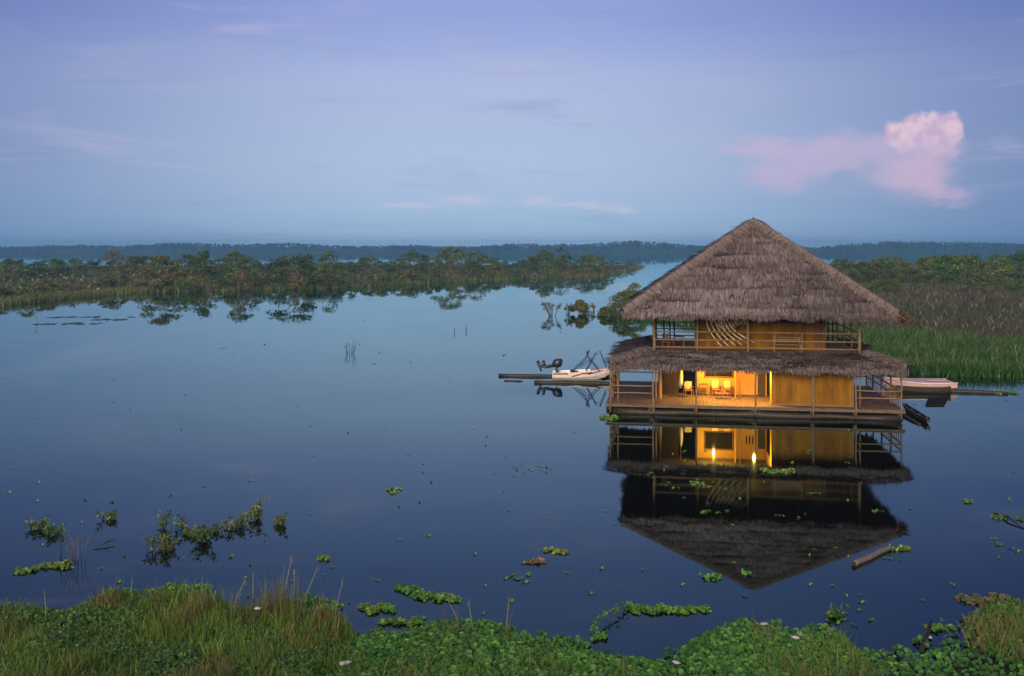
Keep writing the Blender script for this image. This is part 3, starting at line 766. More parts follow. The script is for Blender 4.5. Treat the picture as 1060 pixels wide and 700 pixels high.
mb = MB(); mb.loft([[(x, -hb * .93, gz - .03), (x, hb * .93, gz - .03), (x, hb * .93, gz + .025), (x, -hb * .93, gz + .025)] for x, hb, kz, gz in [(2.9, .72, 0, .65), (3.4, .6, 0, .70), (4.0, .40, 0, .80), (4.58, .06, 0, .94)]], True, True, False)
mb.build('foredeck', M['hullpink'], mbt)
for x in (.9, 2.3): MB().box(x - .16, x + .16, -.74, .74, .30, .36).build('bench_seat', M['hullpink'], mbt)
MB().tube([(4.5, 0, .9), (5.1, -.3, .55), (5.8, -.9, .7)], .02, 5).build('mooring_rope', M['twig'], mbt)
for x, y, m_ in ((1.5, .3, 'black'), (1.8, -.25, 'redstripe')): MB().tube([(x, y, .12), (x, y, .62)], [.16, .15], 10).build('fuel_can', M[m_], mbt)
om = MB(); secs = []
for z, rx, ry, x0 in ((.60, .10, .08, -.08), (.66, .24, .17, -.12), (.86, .27, .19, -.10), (1.04, .24, .17, -.05), (1.12, .13, .10, .0)):
    secs.append([(x0 + rx * math.cos(a), ry * math.sin(a), z) for a in np.linspace(0, 2 * math.pi, 14, endpoint=False)])
mo = om.loft(secs).build('outboard_motor', M['motor'], mbt); mo.location = (.5, .2, .02); mo.scale = (1.45, 1.45, 1.3)
MB().box(-.20, -.06, -.05, .05, -.35, .62).build('motor_leg', M['motor'], mo)
tl = MB().tube([(-.2, 0, .72), (-.7, .02, .62), (-1.05, .05, .70), (-1.15, .05, .98)], [.10, .09, .10, .08], 8)
tl.tube([(-.75, .02, .62), (-.85, .02, 1.0)], .075, 8).tube([(-1.05, .05, .70), (-.95, 0, .38)], [.07, .05], 8); tl.build('motor_bracket', M['motor'], mo)
fr = MB(); z0 = .55
for y in (-.7, .7):
    fr.tube([(1.55, y, z0), (2.55, y, 1.55), (2.8, y * .95, 2.12)], .034, 6).tube([(3.6, y, .64), (2.85, y, 1.45), (2.6, y * .95, 2.05)], .034, 6)
    fr.tube([(2.55, y, z0), (3.3, y, 1.9), (3.65, y, 2.05), (4.1, y, .95)], .034, 6).tube([(2.1, y, .9), (3.0, y, 1.5)], .028, 6)
for a in ((2.8, 2.12), (2.6, 2.05), (3.65, 2.05), (3.3, 1.9), (2.55, 1.55)): fr.tube([(a[0], -.67, a[1]), (a[0], .67, a[1])], .034, 6)
fr.build('canopy_frame', M['bluepipe'], mbt)

B = P(930, 402.5); pb = empty('pink_boat', B, R(-3)); tag(pb, 'faded pink wooden boat moored in front of the green reeds', 'boat')
st2_ = [(-.9, .35, .1, .80), (.2, .95, -.05, .66), (1.5, 1.3, -.12, .58), (2.7, 1.3, -.12, .58), (3.7, 1.1, -.06, .62)]
hull(st2_, 'hull', M['hullpink'], pb)
mb = MB()
[mb.box(x, x + .28, -hb, hb, .56 + .012 * (k % 2), .60 + .012 * (k % 2)) for k, (x, hb) in enumerate(((.3, .9), (.6, 1.02), (.9, 1.1), (1.2, 1.16), (1.5, 1.2), (1.8, 1.22), (3.3, 1.08)))]; mb.box(2.1, 3.28, -1.2, -.75, .57, .61); mb.box(2.1, 3.28, .0, 1.18, .57, .61)
mb.build('deck_boards', M['hullpink'], pb)
MB().box(2.1, 3.28, -.74, -.01, .36, .40).build('floor_boards', M['darkpaint'], pb)
MB().tube([(x, -hb - .02, gz - .04) for x, hb, kz, gz in st2_], .035, 6).build('rub_rail', M['hullwhite'], pb); MB().tube([(-.85, 0, .8), (-1.6, -.4, .5), (-2.6, -1.0, .55)], .02, 5).build('mooring_rope', M['twig'], pb)
def dugout(name, p0, p1, beam, gz, lab, mat='wetlog'):
    p0, p1 = Vector(p0), Vector(p1); L = (p1 - p0).length; e = empty(name, p0, math.atan2(p1.y - p0.y, p1.x - p0.x)); tag(e, lab, 'canoe')
    st = [(0, .10, .10, gz + .06), (L * .12, beam * .65, .0, gz), (L * .35, beam, -.1, gz - .03), (L * .65, beam, -.1, gz - .03), (L * .88, beam * .7, .0, gz), (L, .12, .12, gz + .08)]
    hull(st, 'hull', M[mat], e, .06)
    for q in (.3, .6): MB().box(L * q - .07, L * q + .07, -beam * .88, beam * .88, gz - .12, gz - .07).build('thwart', M[mat], e)
dugout('dugout_canoe', P(928, 406), P(984, 407.5), .32, .42, 'long black dugout canoe lying beside the pink boat')
dugout('dugout_canoe', P(936, 423), P(961, 439), .22, .30, 'short dark dugout canoe nosing out from the corner of the deck')
def log(name, pts, radii, lab, mat, cat='log', endm=None):
    o = MB().tube(pts, radii, 12).build(name, M[mat]); tag(o, lab, cat); return o
def wob(p0, p1, n, a, z): return [p0.lerp(p1, i / n) + Vector((0, a * math.sin(i * 1.9), z + a * .4 * math.cos(i * 2.3))) for i in range(n + 1)]
log('floating_log', wob(P(980, 405.5), P(1043, 408), 9, .05, .06), [.17 - .008 * i for i in range(10)], 'long thin log floating out beyond the pink boat', 'wetlog')
log('floating_log', wob(P(516, 389.5), P(640, 391), 9, .06, .05), [.13 + .01 * (i % 3) for i in range(10)], 'long dark log floating behind the motor boat', 'wetlog')
log('floating_log', wob(P(553, 396.5), P(640, 397.5), 8, .06, .04), [.15 - .01 * (i % 3) for i in range(9)], 'dark log floating in front of the motor boat', 'wetlog')
log('floating_log', wob(P(522, 394.5), P(541, 395), 4, .03, .02), [.05, .07, .06, .07, .04], 'short dark stick of driftwood beside the long log', 'wetlog')
log('floating_log', wob(P(934, 431), P(952, 440), 5, .02, .03), [.09, .10, .09, .09, .08, .06], 'thin dark log beside the short dugout canoe', 'wetlog')
q0, q1 = P(958, 420), P(977, 420); q2, q3 = P(981, 413), P(961, 413)
mb = MB(); vs = [q0, q1, q2, q3]; mb.add([v + Vector((0, 0, .005)) for v in vs] + [v + Vector((0, 0, .10)) for v in vs], [(3, 2, 1, 0), (4, 5, 6, 7), (0, 1, 5, 4), (1, 2, 6, 5), (2, 3, 7, 6), (3, 0, 4, 7)])
tag(mb.build('floating_board', M['flatblack']), 'flat black board floating below the pink boat', 'board')
# bleached log in open water
a, c = P(884, 586), P(922, 568); pts = [a.lerp(c, i / 10) + Vector((0, .025 * math.sin(i * 1.1), .06 + .008 * math.sin(i * 2))) for i in range(11)]
gl = empty('bleached_log', a); tag(gl, 'pale grey bleached log afloat near the roof reflection', 'log')
MB().tube([p - a for p in pts], [.088, .094, .097, .093, .095, .09, .088, .092, .087, .082, .072], 14).build('trunk', M['greylog'], gl)
d = (pts[0] - pts[1]).normalized()
MB().tube([pts[0] - a + d * .002, pts[0] - a + d * .012], .084, 14).build('cut_end', M['logend'], gl)

# ------------------------------------------------------------------ trees
G_DARK = [(.068, .118, .030), (.090, .145, .036), (.052, .092, .028), (.115, .155, .042)]
G_OLIVE = [(.125, .150, .040), (.105, .135, .036), (.155, .165, .048), (.082, .118, .030)]
BROWN = [(.20, .135, .066), (.15, .105, .052), (.17, .148, .060), (.115, .098, .048)]
def tree(name, h, rad, cols, ncl, per, leaf, crown_lo, stems=3, seed=0, bushy=.0):
    rs = random.Random(seed); root = empty(name, (0, 0, 0)); tk = MB(); qb = QB()
    cl = []
    for i in range(ncl):
        q = rs.random(); zz = crown_lo + (h - crown_lo) * q
        prof = (math.sin(math.pi * min(1, .22 + .78 * q)) ** .6) if not bushy else (1 - q) ** .5 * .9 + .1
        rr = rad * prof * math.sqrt(rs.uniform(.15, 1)); th = rs.uniform(0, 2 * math.pi)
        cl.append(Vector((rr * math.cos(th), rr * math.sin(th), zz)))
    for k in range(stems):
        th = rs.uniform(0, 6.28); b_ = Vector((math.cos(th), math.sin(th), 0)) * rad * .12; top = Vector((math.cos(th) * rad * .3, math.sin(th) * rad * .3, crown_lo + (h - crown_lo) * .45))
        m = b_.lerp(top, .5) + Vector((rs.uniform(-.3, .3), rs.uniform(-.3, .3), 0)); r0 = h * .016
        tk.tube([b_ - Vector((0, 0, .3)), m, top], [r0, r0 * .75, r0 * .45], 6)
        for c in rs.sample(cl, min(6, len(cl))):
            s = b_.lerp(top, rs.uniform(.5, .95)); tk.tube([s, s.lerp(c, .5) + Vector((0, 0, -.15)), c], [r0 * .4, r0 * .28, r0 * .12], 5, False)
    tk.build('trunk', M['bark'], root)
    for c in cl:
        cr_ = rad * rs.uniform(.2, .36); n = int(per * rs.uniform(.7, 1.3)); d = unit(rng.normal(0, 1, (n, 3))) * (rng.uniform(.25, 1, (n, 1)) ** .5) * cr_
        d[:, 2] *= .62; d[:, 2] = np.maximum(d[:, 2], -.35 * cr_)
        k = rs.uniform(.78, 1.25)
        leaves(qb, np.array(c)[None, :] + d, rng.uniform(.7, 1.3, n) * leaf, [tuple(v * k for v in cc) for cc in cols], jit=.26)
    qb.build('crown', M['leaf'], root); return root
protos = {}
def proto(key, *a, **k):
    r = tree(*a, **k); kids(r); protos.setdefault(key, []).append(r); return r
for s in range(4): proto('round', 'round_tree', 9, 4.6 + .3 * s, G_DARK, 36, 46, .60, .9, 3, 10 + s)
for s in range(2): proto('olive', 'round_tree', 9, 5.0, G_OLIVE, 36, 46, .58, .7, 4, 20 + s)
for s in range(3): proto('shrub', 'flooded_shrub', 4, 3.0, G_OLIVE if s else G_DARK, 16, 44, .42, .3, 5, 30 + s, bushy=1)
for s in range(2): proto('brown', 'brown_shrub', 4, 2.2, BROWN, 14, 36, .36, .5, 7, 40 + s, bushy=1)
for s in range(2): proto('spread', 'spreading_tree', 9, 4.6, G_DARK, 22, 50, .55, 5.0, 2, 50 + s)
proto('russet', 'russet_tree', 9, 4.2, [(.12, .10, .05), (.10, .09, .045), (.135, .10, .055)], 24, 46, .52, 4.5, 2, 60)
USED = set()
def place(key, pos, hs, ws, lab, cat, group, i=None):
    lst = protos[key]; p = lst[random.randrange(len(lst)) if i is None else i]
    if p not in USED: USED.add(p); o = p
    else: o = copy_tree(p)
    o.location = pos; o.rotation_euler = (0, 0, random.uniform(0, 6.28)); o.scale = (ws, ws, hs)
    tag(o, lab, cat, group); return o
sx = np.array([p[0] for p in shoreL]); sy = np.array([p[1] for p in shoreL])
topx = [-80, 0, 40, 80, 105, 118, 135, 150, 190, 220, 245, 270, 300, 340, 380, 410, 440, 465, 490, 520, 550, 580, 605, 630, 645, 656, 664]
topy = [268, 267, 266, 267, 262, 262, 266, 265, 263, 265, 261, 264, 263, 264, 264, 262, 261, 258, 261, 264, 262, 259, 264, 262, 266, 270, 275]
def shoreY(px): return CAMH * F / (float(np.interp(px, sx, sy)) - HOR)
def topz(px, Y): return CAMH - (float(np.interp(px, topx, topy)) - HOR) / F * Y
GT = 'trees of the thicket across the lake'; GS = 'shrubs along the far shore of the lake'
px = -70.0
while px < 652:            # two staggered rows of trees
    for row in (0, 1):
        x = px + random.uniform(-5, 5) + row * 5; Y = shoreY(x)
        back = float(np.interp(x, [-80, 120, 150, 330, 420, 560, 650], [190, 170, 95, 85, 85, 60, 15])) * random.uniform(.75, 1.2) + row * random.uniform(20, 60)
        Yt = Y + back; h = topz(x, Yt) * random.uniform(.8, 1.02) * (.80 + .20 * math.sin(x * .105 + 1.1 * math.sin(x * .031)))
        if x > 635: h *= .85
        key = random.choice(['round', 'round', 'round', 'olive', 'spread'])
        place(key, ((x - 530) / F * Yt, Yt, .15), h / 9, random.uniform(1.0, 1.35) * max(.6, h / 9) * (1.1 if row else 1),
              {'round': 'dense dark green tree in the thicket across the lake', 'olive': 'olive green tree in the thicket across the lake', 'spread': 'tree with bare lower trunk in the thicket across the lake'}[key], 'tree', GT)
    px += 12.5
px = -60.0
while px < 660:            # shrubs and brown reeds at the water's edge
    x = px + random.uniform(-4, 4); Y = shoreY(x) + random.uniform(-1.5, 8) + (random.uniform(0, 30) if x < 150 else 0)
    key = random.choice(['shrub', 'shrub', 'shrub', 'brown']); hh = random.uniform(.35, .8)
    place(key, ((x - 530) / F * Y, Y, .02), hh, random.uniform(.8, 1.2), {'shrub': 'low olive shrub rooted in the far water edge', 'brown': 'brown half bare shrub on the far water edge'}[key], 'shrub', GS)
    px += 7.5

for i in range(60):
    x = random.uniform(-60, 600); Y = shoreY(x) + random.uniform(12, 100 if x > 140 else 150) * (1 if x < 420 else .6)
    key = random.choice(['shrub', 'shrub', 'brown']); place(key, ((x - 530) / F * Y, Y, .1), random.uniform(.5, 1.0), random.uniform(.9, 1.5), {'shrub': 'olive shrub in the low scrub between shore and thicket', 'brown': 'brown shrub in the low scrub between shore and thicket'}[key], 'shrub', 'shrubs of the open scrub across the lake')
for px_, py_, hz, ws, key, lab in ((118, 290, 9.2, .75, 'russet', 'tall russet crowned tree standing above the thicket'), (465, 288, 10.0, 1.15, 'spread', 'tallest dark tree of the thicket, broad crowned'),
                                   (580, 281, 9.6, 1.2, 'round', 'large dark tree near the open end of the thicket'), (249, 299.5, 7.6, .85, 'round', 'dark tree rising over the russet shrub'),
                                   (168, 300.5, 7.6, 1.35, 'olive', 'broad olive tree that stands over its own dark reflection'), (304, 299, 7.8, 1.35, 'round', 'wide dark tree mirrored in the still lake'),
                                   (212, 294, 8.6, 1.0, 'round', 'dark tree between the olive tree and the russet shrub'), (340, 292, 8.4, 1.0, 'round', 'dark tree beside the wide mirrored tree')):
    p = P(px_, py_); place(key, (p.x, p.y, .1), hz / 9, ws, lab, 'tree', GT)
rd = tree('russet_shrub', 5.2, 2.3, [(.20, .12, .065), (.165, .10, .058), (.15, .11, .06)], 18, 46, .34, .3, 8, 77, bushy=.0); kids(rd)
p = P(248, 301.5); rd.location = (p.x, p.y, 0); tag(rd, 'russet dry shrub hanging over the water at the thicket edge', 'shrub', GS)
# marsh trees behind the house
GR = 'trees beyond the marsh behind the house'
rx = [840, 862, 880, 910, 940, 960, 985, 1005, 1030, 1060, 1120, 1200]; ry = [271, 269, 267, 267, 266, 267, 265, 264, 264, 260, 262, 262]
px = 822.0
while px < 1260:
    for row in (0, 1):
        x = px + random.uniform(-5, 5); Y = 265 + random.uniform(-10, 40) + row * 70 + (18 if x < 900 else 0)
        h = (CAMH - (float(np.interp(x, rx, ry)) - HOR) / F * Y) * random.uniform(.74, 1.02)
        key = random.choice(['round', 'round', 'olive', 'olive', 'spread'])
        place(key, ((x - 530) / F * Y, Y, .15), h / 9, random.uniform(.9, 1.2) * max(.6, h / 9) * 1.1,
              {'round': 'dense dark tree beyond the brown marsh', 'olive': 'olive bushy tree beyond the brown marsh', 'spread': 'tree with bare lower trunk beyond the brown marsh'}[key], 'tree', GR)
    px += 10
for i in range(26):
    x = random.uniform(860, 1090); Y = random.uniform(215, 262); key = random.choice(['shrub', 'brown', 'shrub'])
    place(key, ((x - 530) / F * Y, Y, .1), random.uniform(.4, .75), random.uniform(.8, 1.2), {'shrub': 'low olive shrub in the brown marsh', 'brown': 'brown half bare shrub in the marsh'}[key], 'shrub', 'shrubs of the marsh behind the house')
# flooded bushes in the channel
def sparse(name, pos, h, rad, nst, leafn, lab, seed, cols=BROWN):
    rs = random.Random(seed); root = empty(name, pos); tk = MB(); qb = QB(); tips = []
    for k in range(nst):
        th = rs.uniform(0, 6.28); ln = rs.uniform(.6, 1.0) * h; d = Vector((math.cos(th), math.sin(th), 0)); b_ = d * rad * rs.uniform(.05, .35); tp = d * rad * rs.uniform(.5, 1) + Vector((0, 0, ln))
        m = b_.lerp(tp, .5) + Vector((0, 0, ln * .12)); tk.tube([b_ - Vector((0, 0, .3)), m, tp], [.05, .035, .012], 5)
        for j in range(3):
            s = m.lerp(tp, rs.random()); e = s + Vector((rs.uniform(-.5, .5), rs.uniform(-.5, .5), rs.uniform(.1, .5))) * h * .35; tk.tube([s, e], [.02, .008], 4); tips.append(e)
        tips.append(tp)
    tk.build('branches', M['darktwig'], root)
    for tp in tips:
        n = leafn; leaves(qb, np.array(tp)[None, :] + rng.normal(0, h * .07, (n, 3)), rng.uniform(.12, .26, n), cols, jit=.2)
    qb.build('foliage', M['plant'], root); tag(root, lab, 'bush'); return root
sparse('flooded_bush', P(572, 327), 1.8, 1.7, 9, 16, 'sparse half drowned bush with bare branches in the channel', 3, G_OLIVE + BROWN)
sparse('flooded_bush', P(586, 326), 1.5, 1.2, 7, 16, 'small leafy bush between two others in the channel', 4, G_OLIVE)
sparse('flooded_bush', P(615, 323), 1.3, .5, 4, 10, 'thin twiggy bush standing alone in the channel', 9, BROWN)
for px_, py_, h, rad, lab, seed, cols in ((601, 325, 2.0, 1.6, 'rounded yellow green bush in the channel beside the roof eave', 81, [(.20, .20, .06), (.15, .17, .05), (.11, .14, .05)]),
                                          (643, 325, 3.2, 2.6, 'broad olive bush half hidden by the thatched roof', 82, G_OLIVE), (657, 322, 4.2, 2.4, 'leafy bush peeping over the roof eave', 83, G_OLIVE),
                                          (629, 327, 1.2, 1.7, 'low spreading bush at the foot of the broad olive bush', 84, G_OLIVE)):
    b_ = tree('flooded_bush', h, rad, cols, 44, 90, .22, .08, 6, seed, bushy=1); b_.location = P(px_, py_); tag(b_, lab, 'bush')

# ------------------------------------------------------------------ massed vegetation ("stuff")
def inpoly(pts, poly):
    x, y = pts[:, 0], pts[:, 1]; r = np.zeros(len(pts), bool); j = len(poly) - 1
    for i in range(len(poly)):
        xi, yi = poly[i][:2]; xj, yj = poly[j][:2]
        c = ((yi > y) != (yj > y)) & (x < (xj - xi) * (y - yi) / (yj - yi + 1e-12) + xi); r ^= c; j = i
    return r
def scatter(n, x0, x1, y0, y1, poly):
    p = np.stack([rng.uniform(x0, x1, n), rng.uniform(y0, y1, n)], 1); return p[inpoly(p, poly)]
# far forest
def fheight(x): return 15.6 + 2.6 * np.sin(x * .008) + 1.8 * np.sin(x * .027 + 1) + 6.5 * np.exp(-((x - 806) / 90) ** 2) + 3.5 * np.exp(-((x - 255) / 70) ** 2)
qb = QB(); n = 22000; cl = rng.integers(0, 1300, n); cxs = rng.uniform(-1600, 1600, 1300); ch = rng.uniform(.76, 1.1, 1300)
x = cxs[cl] + rng.normal(0, 6, n); z = fheight(x) * ch[cl] * (1 - rng.uniform(0, 1, n) ** 2 * .95)
leaves(qb, np.stack([x, 2000 + rng.uniform(0, 60, n), z], 1), rng.uniform(3, 7, n), [(.035, .055, .022), (.045, .065, .026), (.03, .046, .02)], asp=.8, jit=.25)
xs = np.linspace(-1650, 1650, 360); hh = fheight(xs) * .74 + rng.normal(0, .8, 360); one = np.ones(360)
V = np.zeros((1, 360, 2, 3)); V[0, :, 0] = np.stack([xs, 2005 * one, -.5 * one], 1); V[0, :, 1] = np.stack([xs, 2022 * one, hh], 1)
qb.strips(V, np.array([[.035, .052, .022]])); V2 = V.copy(); V2[0, :, 0] = V[0, :, 1]; V2[0, :, 1] = np.stack([xs, 2075 * one, -.5 * one], 1); qb.strips(V2, np.array([[.035, .052, .022]]))
tag(qb.build('far_forest', M['leaf']), 'low hazy blue forest along the horizon', 'forest', kind='stuff')
# undergrowth of the island
qb = QB(); p = scatter(26000, -330, 75, 150, 520, outL); d = p[:, 1]
p = p[d < 420]; n = len(p); base = np.stack([p[:, 0], p[:, 1], np.full(n, .1)], 1)
hgt = rng.uniform(.8, 2.6, n)
leaves(qb, base + np.stack([np.zeros(n), np.zeros(n), hgt * rng.uniform(.15, 1, n)], 1), rng.uniform(.5, 1.1, n), G_OLIVE + [(.14, .17, .045), (.15, .13, .055)], asp=.5, jit=.25)
# denser along the shore
m = 20000; tt = rng.uniform(0, len(shoreLw) - 1.001, m); i0 = tt.astype(int); fr_ = (tt - i0)[:, None]; SW_ = np.array([tuple(v) for v in shoreLw])
b_ = SW_[i0] * (1 - fr_) + SW_[i0 + 1] * fr_; b_ = b_ + np.stack([rng.normal(0, 1, m), -2.5 + 40 * rng.uniform(0, 1, m) ** 2, np.zeros(m)], 1)
blades(qb, b_, rng.uniform(.4, 1.9, m), rng.uniform(.07, .15, m), rng.uniform(.1, .8, m), G_OLIVE + [(.15, .12, .06), (.11, .17, .04), (.15, .17, .05)], m=3)
tag(qb.build('undergrowth', M['plant']), 'tangled brown and olive undergrowth below the far thicket', 'undergrowth', kind='stuff')
# bright reed meadow
near = np.array([tuple(v) for v in shoreRw])
def meadowback(x): return np.interp(x, [10, 24, 40, 55, 80, 120], [190, 160, 122, 106, 98, 94])
qb = QB(); p = scatter(230000, 14, 125, 66, 165, outR); p = p[p[:, 1] < meadowback(p[:, 0]) + rng.normal(0, 3, len(p))]; n = min(len(p), 92000); p = p[:n]
base = np.stack([p[:, 0], p[:, 1], np.full(n, .0)], 1)
patch = .5 + .5 * np.sin(p[:, 0] * .35 + 1.3 * np.sin(p[:, 1] * .21)) * np.sin(p[:, 1] * .3 + .8)
blades(qb, base, rng.uniform(.6, 1.35, n) * (.7 + .5 * patch), rng.uniform(.05, .11, n), rng.uniform(.1, .9, n), [(.12, .11, .04), (.09, .15, .03), (.039, .107, .015), (.052, .129, .019), (.030, .082, .014), (.073, .138, .026)], m=3, jit=.22)
edge = near[:-1]; m = 5000; tt = rng.uniform(0, len(near) - 1.001, m); i0 = tt.astype(int); fr_ = (tt - i0)[:, None]
b_ = near[i0] * (1 - fr_) + near[i0 + 1] * fr_; b_ = b_ + np.stack([rng.normal(0, .8, m), rng.normal(-.3, .9, m), np.zeros(m)], 1)
blades(qb, b_, rng.uniform(.4, 1.4, m), rng.uniform(.05, .11, m), rng.uniform(.1, .9, m), [(.045, .115, .018), (.06, .13, .022), (.05, .09, .02)], m=3)
tag(qb.build('reed_meadow', M['plant']), 'bright green reed meadow behind the floating house', 'reeds', kind='stuff')
qb = QB(); p = scatter(150000, 10, 330, 88, 320, outR); p = p[(p[:, 1] > meadowback(p[:, 0]) - 2) & (p[:, 0] < p[:, 1] * .85 + 20) & (p[:, 0] > p[:, 1] * .12)]; n = len(p)
patch = np.sin(p[:, 0] * .11 + 1.5 * np.sin(p[:, 1] * .06)) * np.sin(p[:, 1] * .09 + .4)
gp = (patch + rng.normal(0, .3, n)) > .25; base = np.stack([p[:, 0], p[:, 1], np.full(n, .1)], 1)
for msk, cols in ((gp, [(.060, .075, .028), (.05, .085, .022), (.075, .080, .032)]), (~gp, [(.095, .082, .045), (.078, .072, .036), (.11, .088, .052), (.065, .068, .03)])):
    k = msk.sum(); blades(qb, base[msk], rng.uniform(.4, 1.4, k), rng.uniform(.08, .22, k), rng.uniform(.2, .9, k), cols, m=3, jit=.25)
m = 4000; bx = rng.uniform(0, 1, m); yy = rng.uniform(232, 262, m); base = np.stack([yy * rng.uniform(.36, .56, m), yy, np.full(m, .1)], 1)
blades(qb, base, rng.uniform(.6, 1.3, m), .25, .4, [(.05, .13, .022), (.06, .11, .025)], m=3)
tag(qb.build('marsh_weeds', M['plant']), 'dull brown and olive weeds covering the marsh', 'weeds', kind='stuff')

# ------------------------------------------------------------------ near bank vegetation
HYA = [(0.126, 0.288, 0.035), (0.180, 0.360, 0.050), (0.096, 0.228, 0.031), (0.228, 0.408, 0.077), (0.114, 0.252, 0.055)]
DKG = [(0.087, 0.196, 0.039), (0.123, 0.238, 0.047), (0.072, 0.154, 0.034)]
def hyacinth(qb, base, size, cols, hgt, w=None):
    """round floating-plant leaves on short stalks, tilted every way"""
    N = len(base); size = np.broadcast_to(size, (N,))[:, None]; c = base.copy(); c[:, 2] += hgt
    nrm = unit(rng.normal(0, .55, (N, 3)) + np.array([0, -.25, 1.0])); a = unit(np.cross(nrm, rng.normal(0, 1, (N, 3)))); b_ = np.cross(nrm, a)
    pr = [(1.0, 0), (.45, .72), (-.35, .75), (-.85, 0), (-.35, -.75), (.45, -.72)]
    cup = [.05, .14, .12, -.02, .12, .14]
    V = np.stack([c + a * p[0] * size / 2 + b_ * p[1] * size / 2 + nrm * size * q for p, q in zip(pr, cup)], 1)
    qb.faces(V[:, [0, 1, 2, 3]], C := palette(N, cols, .2, w)); qb.faces(V[:, [3, 4, 5, 0]], C)
def bank_pts(n, px0, px1, dmin, dmax, falloff=1.0):
    px = rng.uniform(px0, px1, n); ya = edgeY(px); d = dmin + (dmax - dmin) * rng.uniform(0, 1, n) ** falloff
    Y = ya - d; x = (px - 530) / F * ya; z = np.interp(d, [-2, .6, 2, 5, 9, 14], [0, .01, .06, .3, 1.0, 2.9])
    return px, np.stack([x, Y, z], 1)
FQ = [(rng.uniform(0, 6.28), rng.uniform(0, 6.28), f) for f in (.5, .8, 1.2, 1.9, 2.7, 4.0) for _ in range(2)]
def field(x, y, k=0):
    """smooth patchiness, roughly -1..1"""
    r = 0
    for a, p, f in FQ: r = r + np.sin(f * (x * math.cos(a + k) + y * math.sin(a + k)) + p + 3 * k) / f ** .5
    return r / 3.2
# broad leaved mat
qb = QB()
for n, a, c, dmin, dmax, hs in ((46000, 345, 905, -.35, 6.5, .20), (18000, 880, 1100, -.6, 6.5, .15), (42000, -60, 355, -.25, 8, .34)):
    px, b_ = bank_pts(n, a, c, dmin, dmax, .8); f1 = field(b_[:, 0], b_[:, 1]); f2 = field(b_[:, 0] * 1.6, b_[:, 1] * 1.6, 2)
    keep = rng.uniform(0, 1, n) < np.clip(.9 + .4 * f1, .55, 1)
    if a > 870: keep &= (rng.uniform(0, 1, n) < np.where(px < 1000, .55, 1.0))
    if a < 0: keep &= f2 < 1.2
    b_, f1, f2 = b_[keep], f1[keep], f2[keep]; k = len(b_); top = np.clip(.5 + .7 * f1, .2, 1.6)
    hgt = hs * top * rng.uniform(.25, 1, k) ** .6 + rng.uniform(0, .04, k)
    bright = rng.uniform(0, 1, k) < (.68 + .4 * f2 if a == 345 else .42 + .45 * f2)
    sz = rng.uniform(.08, .20, k) * (.8 if a < 0 else 1)
    hyacinth(qb, b_[bright], sz[bright], HYA, hgt[bright]); hyacinth(qb, b_[~bright], sz[~bright], DKG + HYA[:1], hgt[~bright])
    # narrow young leaves standing up between the round ones
    m = k // 4; q = b_[:m].copy(); blades(qb, q, hgt[:m] + rng.uniform(.05, .16, m), rng.uniform(.02, .05, m), rng.uniform(.1, .7, m), HYA + DKG, m=3)
px, b_ = bank_pts(9000, -60, 1100, -1.3, .1, 1.0); f5 = field(b_[:, 0] * 2.2, b_[:, 1] * 2.2, 9); g = f5 > .55; b_ = b_[g]; k = len(b_); hyacinth(qb, b_, rng.uniform(.07, .17, k), HYA + DKG, rng.uniform(.01, .1, k))
tag(qb.build('water_hyacinth', M['plant']), 'bright green mat of broad leaved water plants along the near bank', 'water plants', kind='stuff')
# tall weeds and grasses
qb = QB()
px, b_ = bank_pts(16000, -80, 366, -.1, 8); n = len(b_); blades(qb, b_, rng.uniform(.18, .42, n), rng.uniform(.009, .018, n), rng.uniform(.05, .7, n), [(0.184, 0.333, 0.052), (0.241, 0.368, 0.069), (0.138, 0.253, 0.040), (0.310, 0.345, 0.092)], jit=.28)
GRN = [(0.158, 0.322, 0.042), (0.224, 0.366, 0.054), (0.112, 0.249, 0.036), (0.290, 0.337, 0.072)]; DRY = [(.30, .23, .11), (.23, .165, .08), (.36, .31, .15), (.20, .14, .07)]
px, b_ = bank_pts(22000, -80, 366, -.15, 8); f3 = field(b_[:, 0] * 2.4, b_[:, 1] * 1.8, 4); n = len(b_)
g = (f3 > .42) | (rng.uniform(0, 1, n) < .10); h_ = rng.uniform(.2, .5, n) * (1 + .5 * np.clip(f3, -.5, 1)); k = g.sum(); blades(qb, b_[g], h_[g], rng.uniform(.012, .03, k), rng.uniform(.05, .6, k), GRN, jit=.28)
px, b_ = bank_pts(15000, -80, 366, .2, 8); f4 = field(b_[:, 0] * 2.8, b_[:, 1] * 1.4, 6); g = f4 > .85; b_ = b_[g]; n = len(b_)
blades(qb, b_, rng.uniform(.3, .8, n), rng.uniform(.010, .022, n), rng.uniform(.02, .5, n), DRY + GRN[3:], jit=.28)
px, b_ = bank_pts(5000, 366, 860, .9, 6.5); g = field(b_[:, 0] * 1.4, b_[:, 1], 5) > .35; b_ = b_[g]; n = len(b_); blades(qb, b_, rng.uniform(.3, .7, n), rng.uniform(.012, .026, n), rng.uniform(.1, .7, n), GRN + DRY[:1])
px, b_ = bank_pts(8000, 985, 1100, -.2, 7); g = field(b_[:, 0] * 1.4, b_[:, 1], 7) > -.1; b_ = b_[g]; n = len(b_); blades(qb, b_, rng.uniform(.18, .5, n), rng.uniform(.012, .026, n), rng.uniform(.1, .8, n), GRN + DRY)
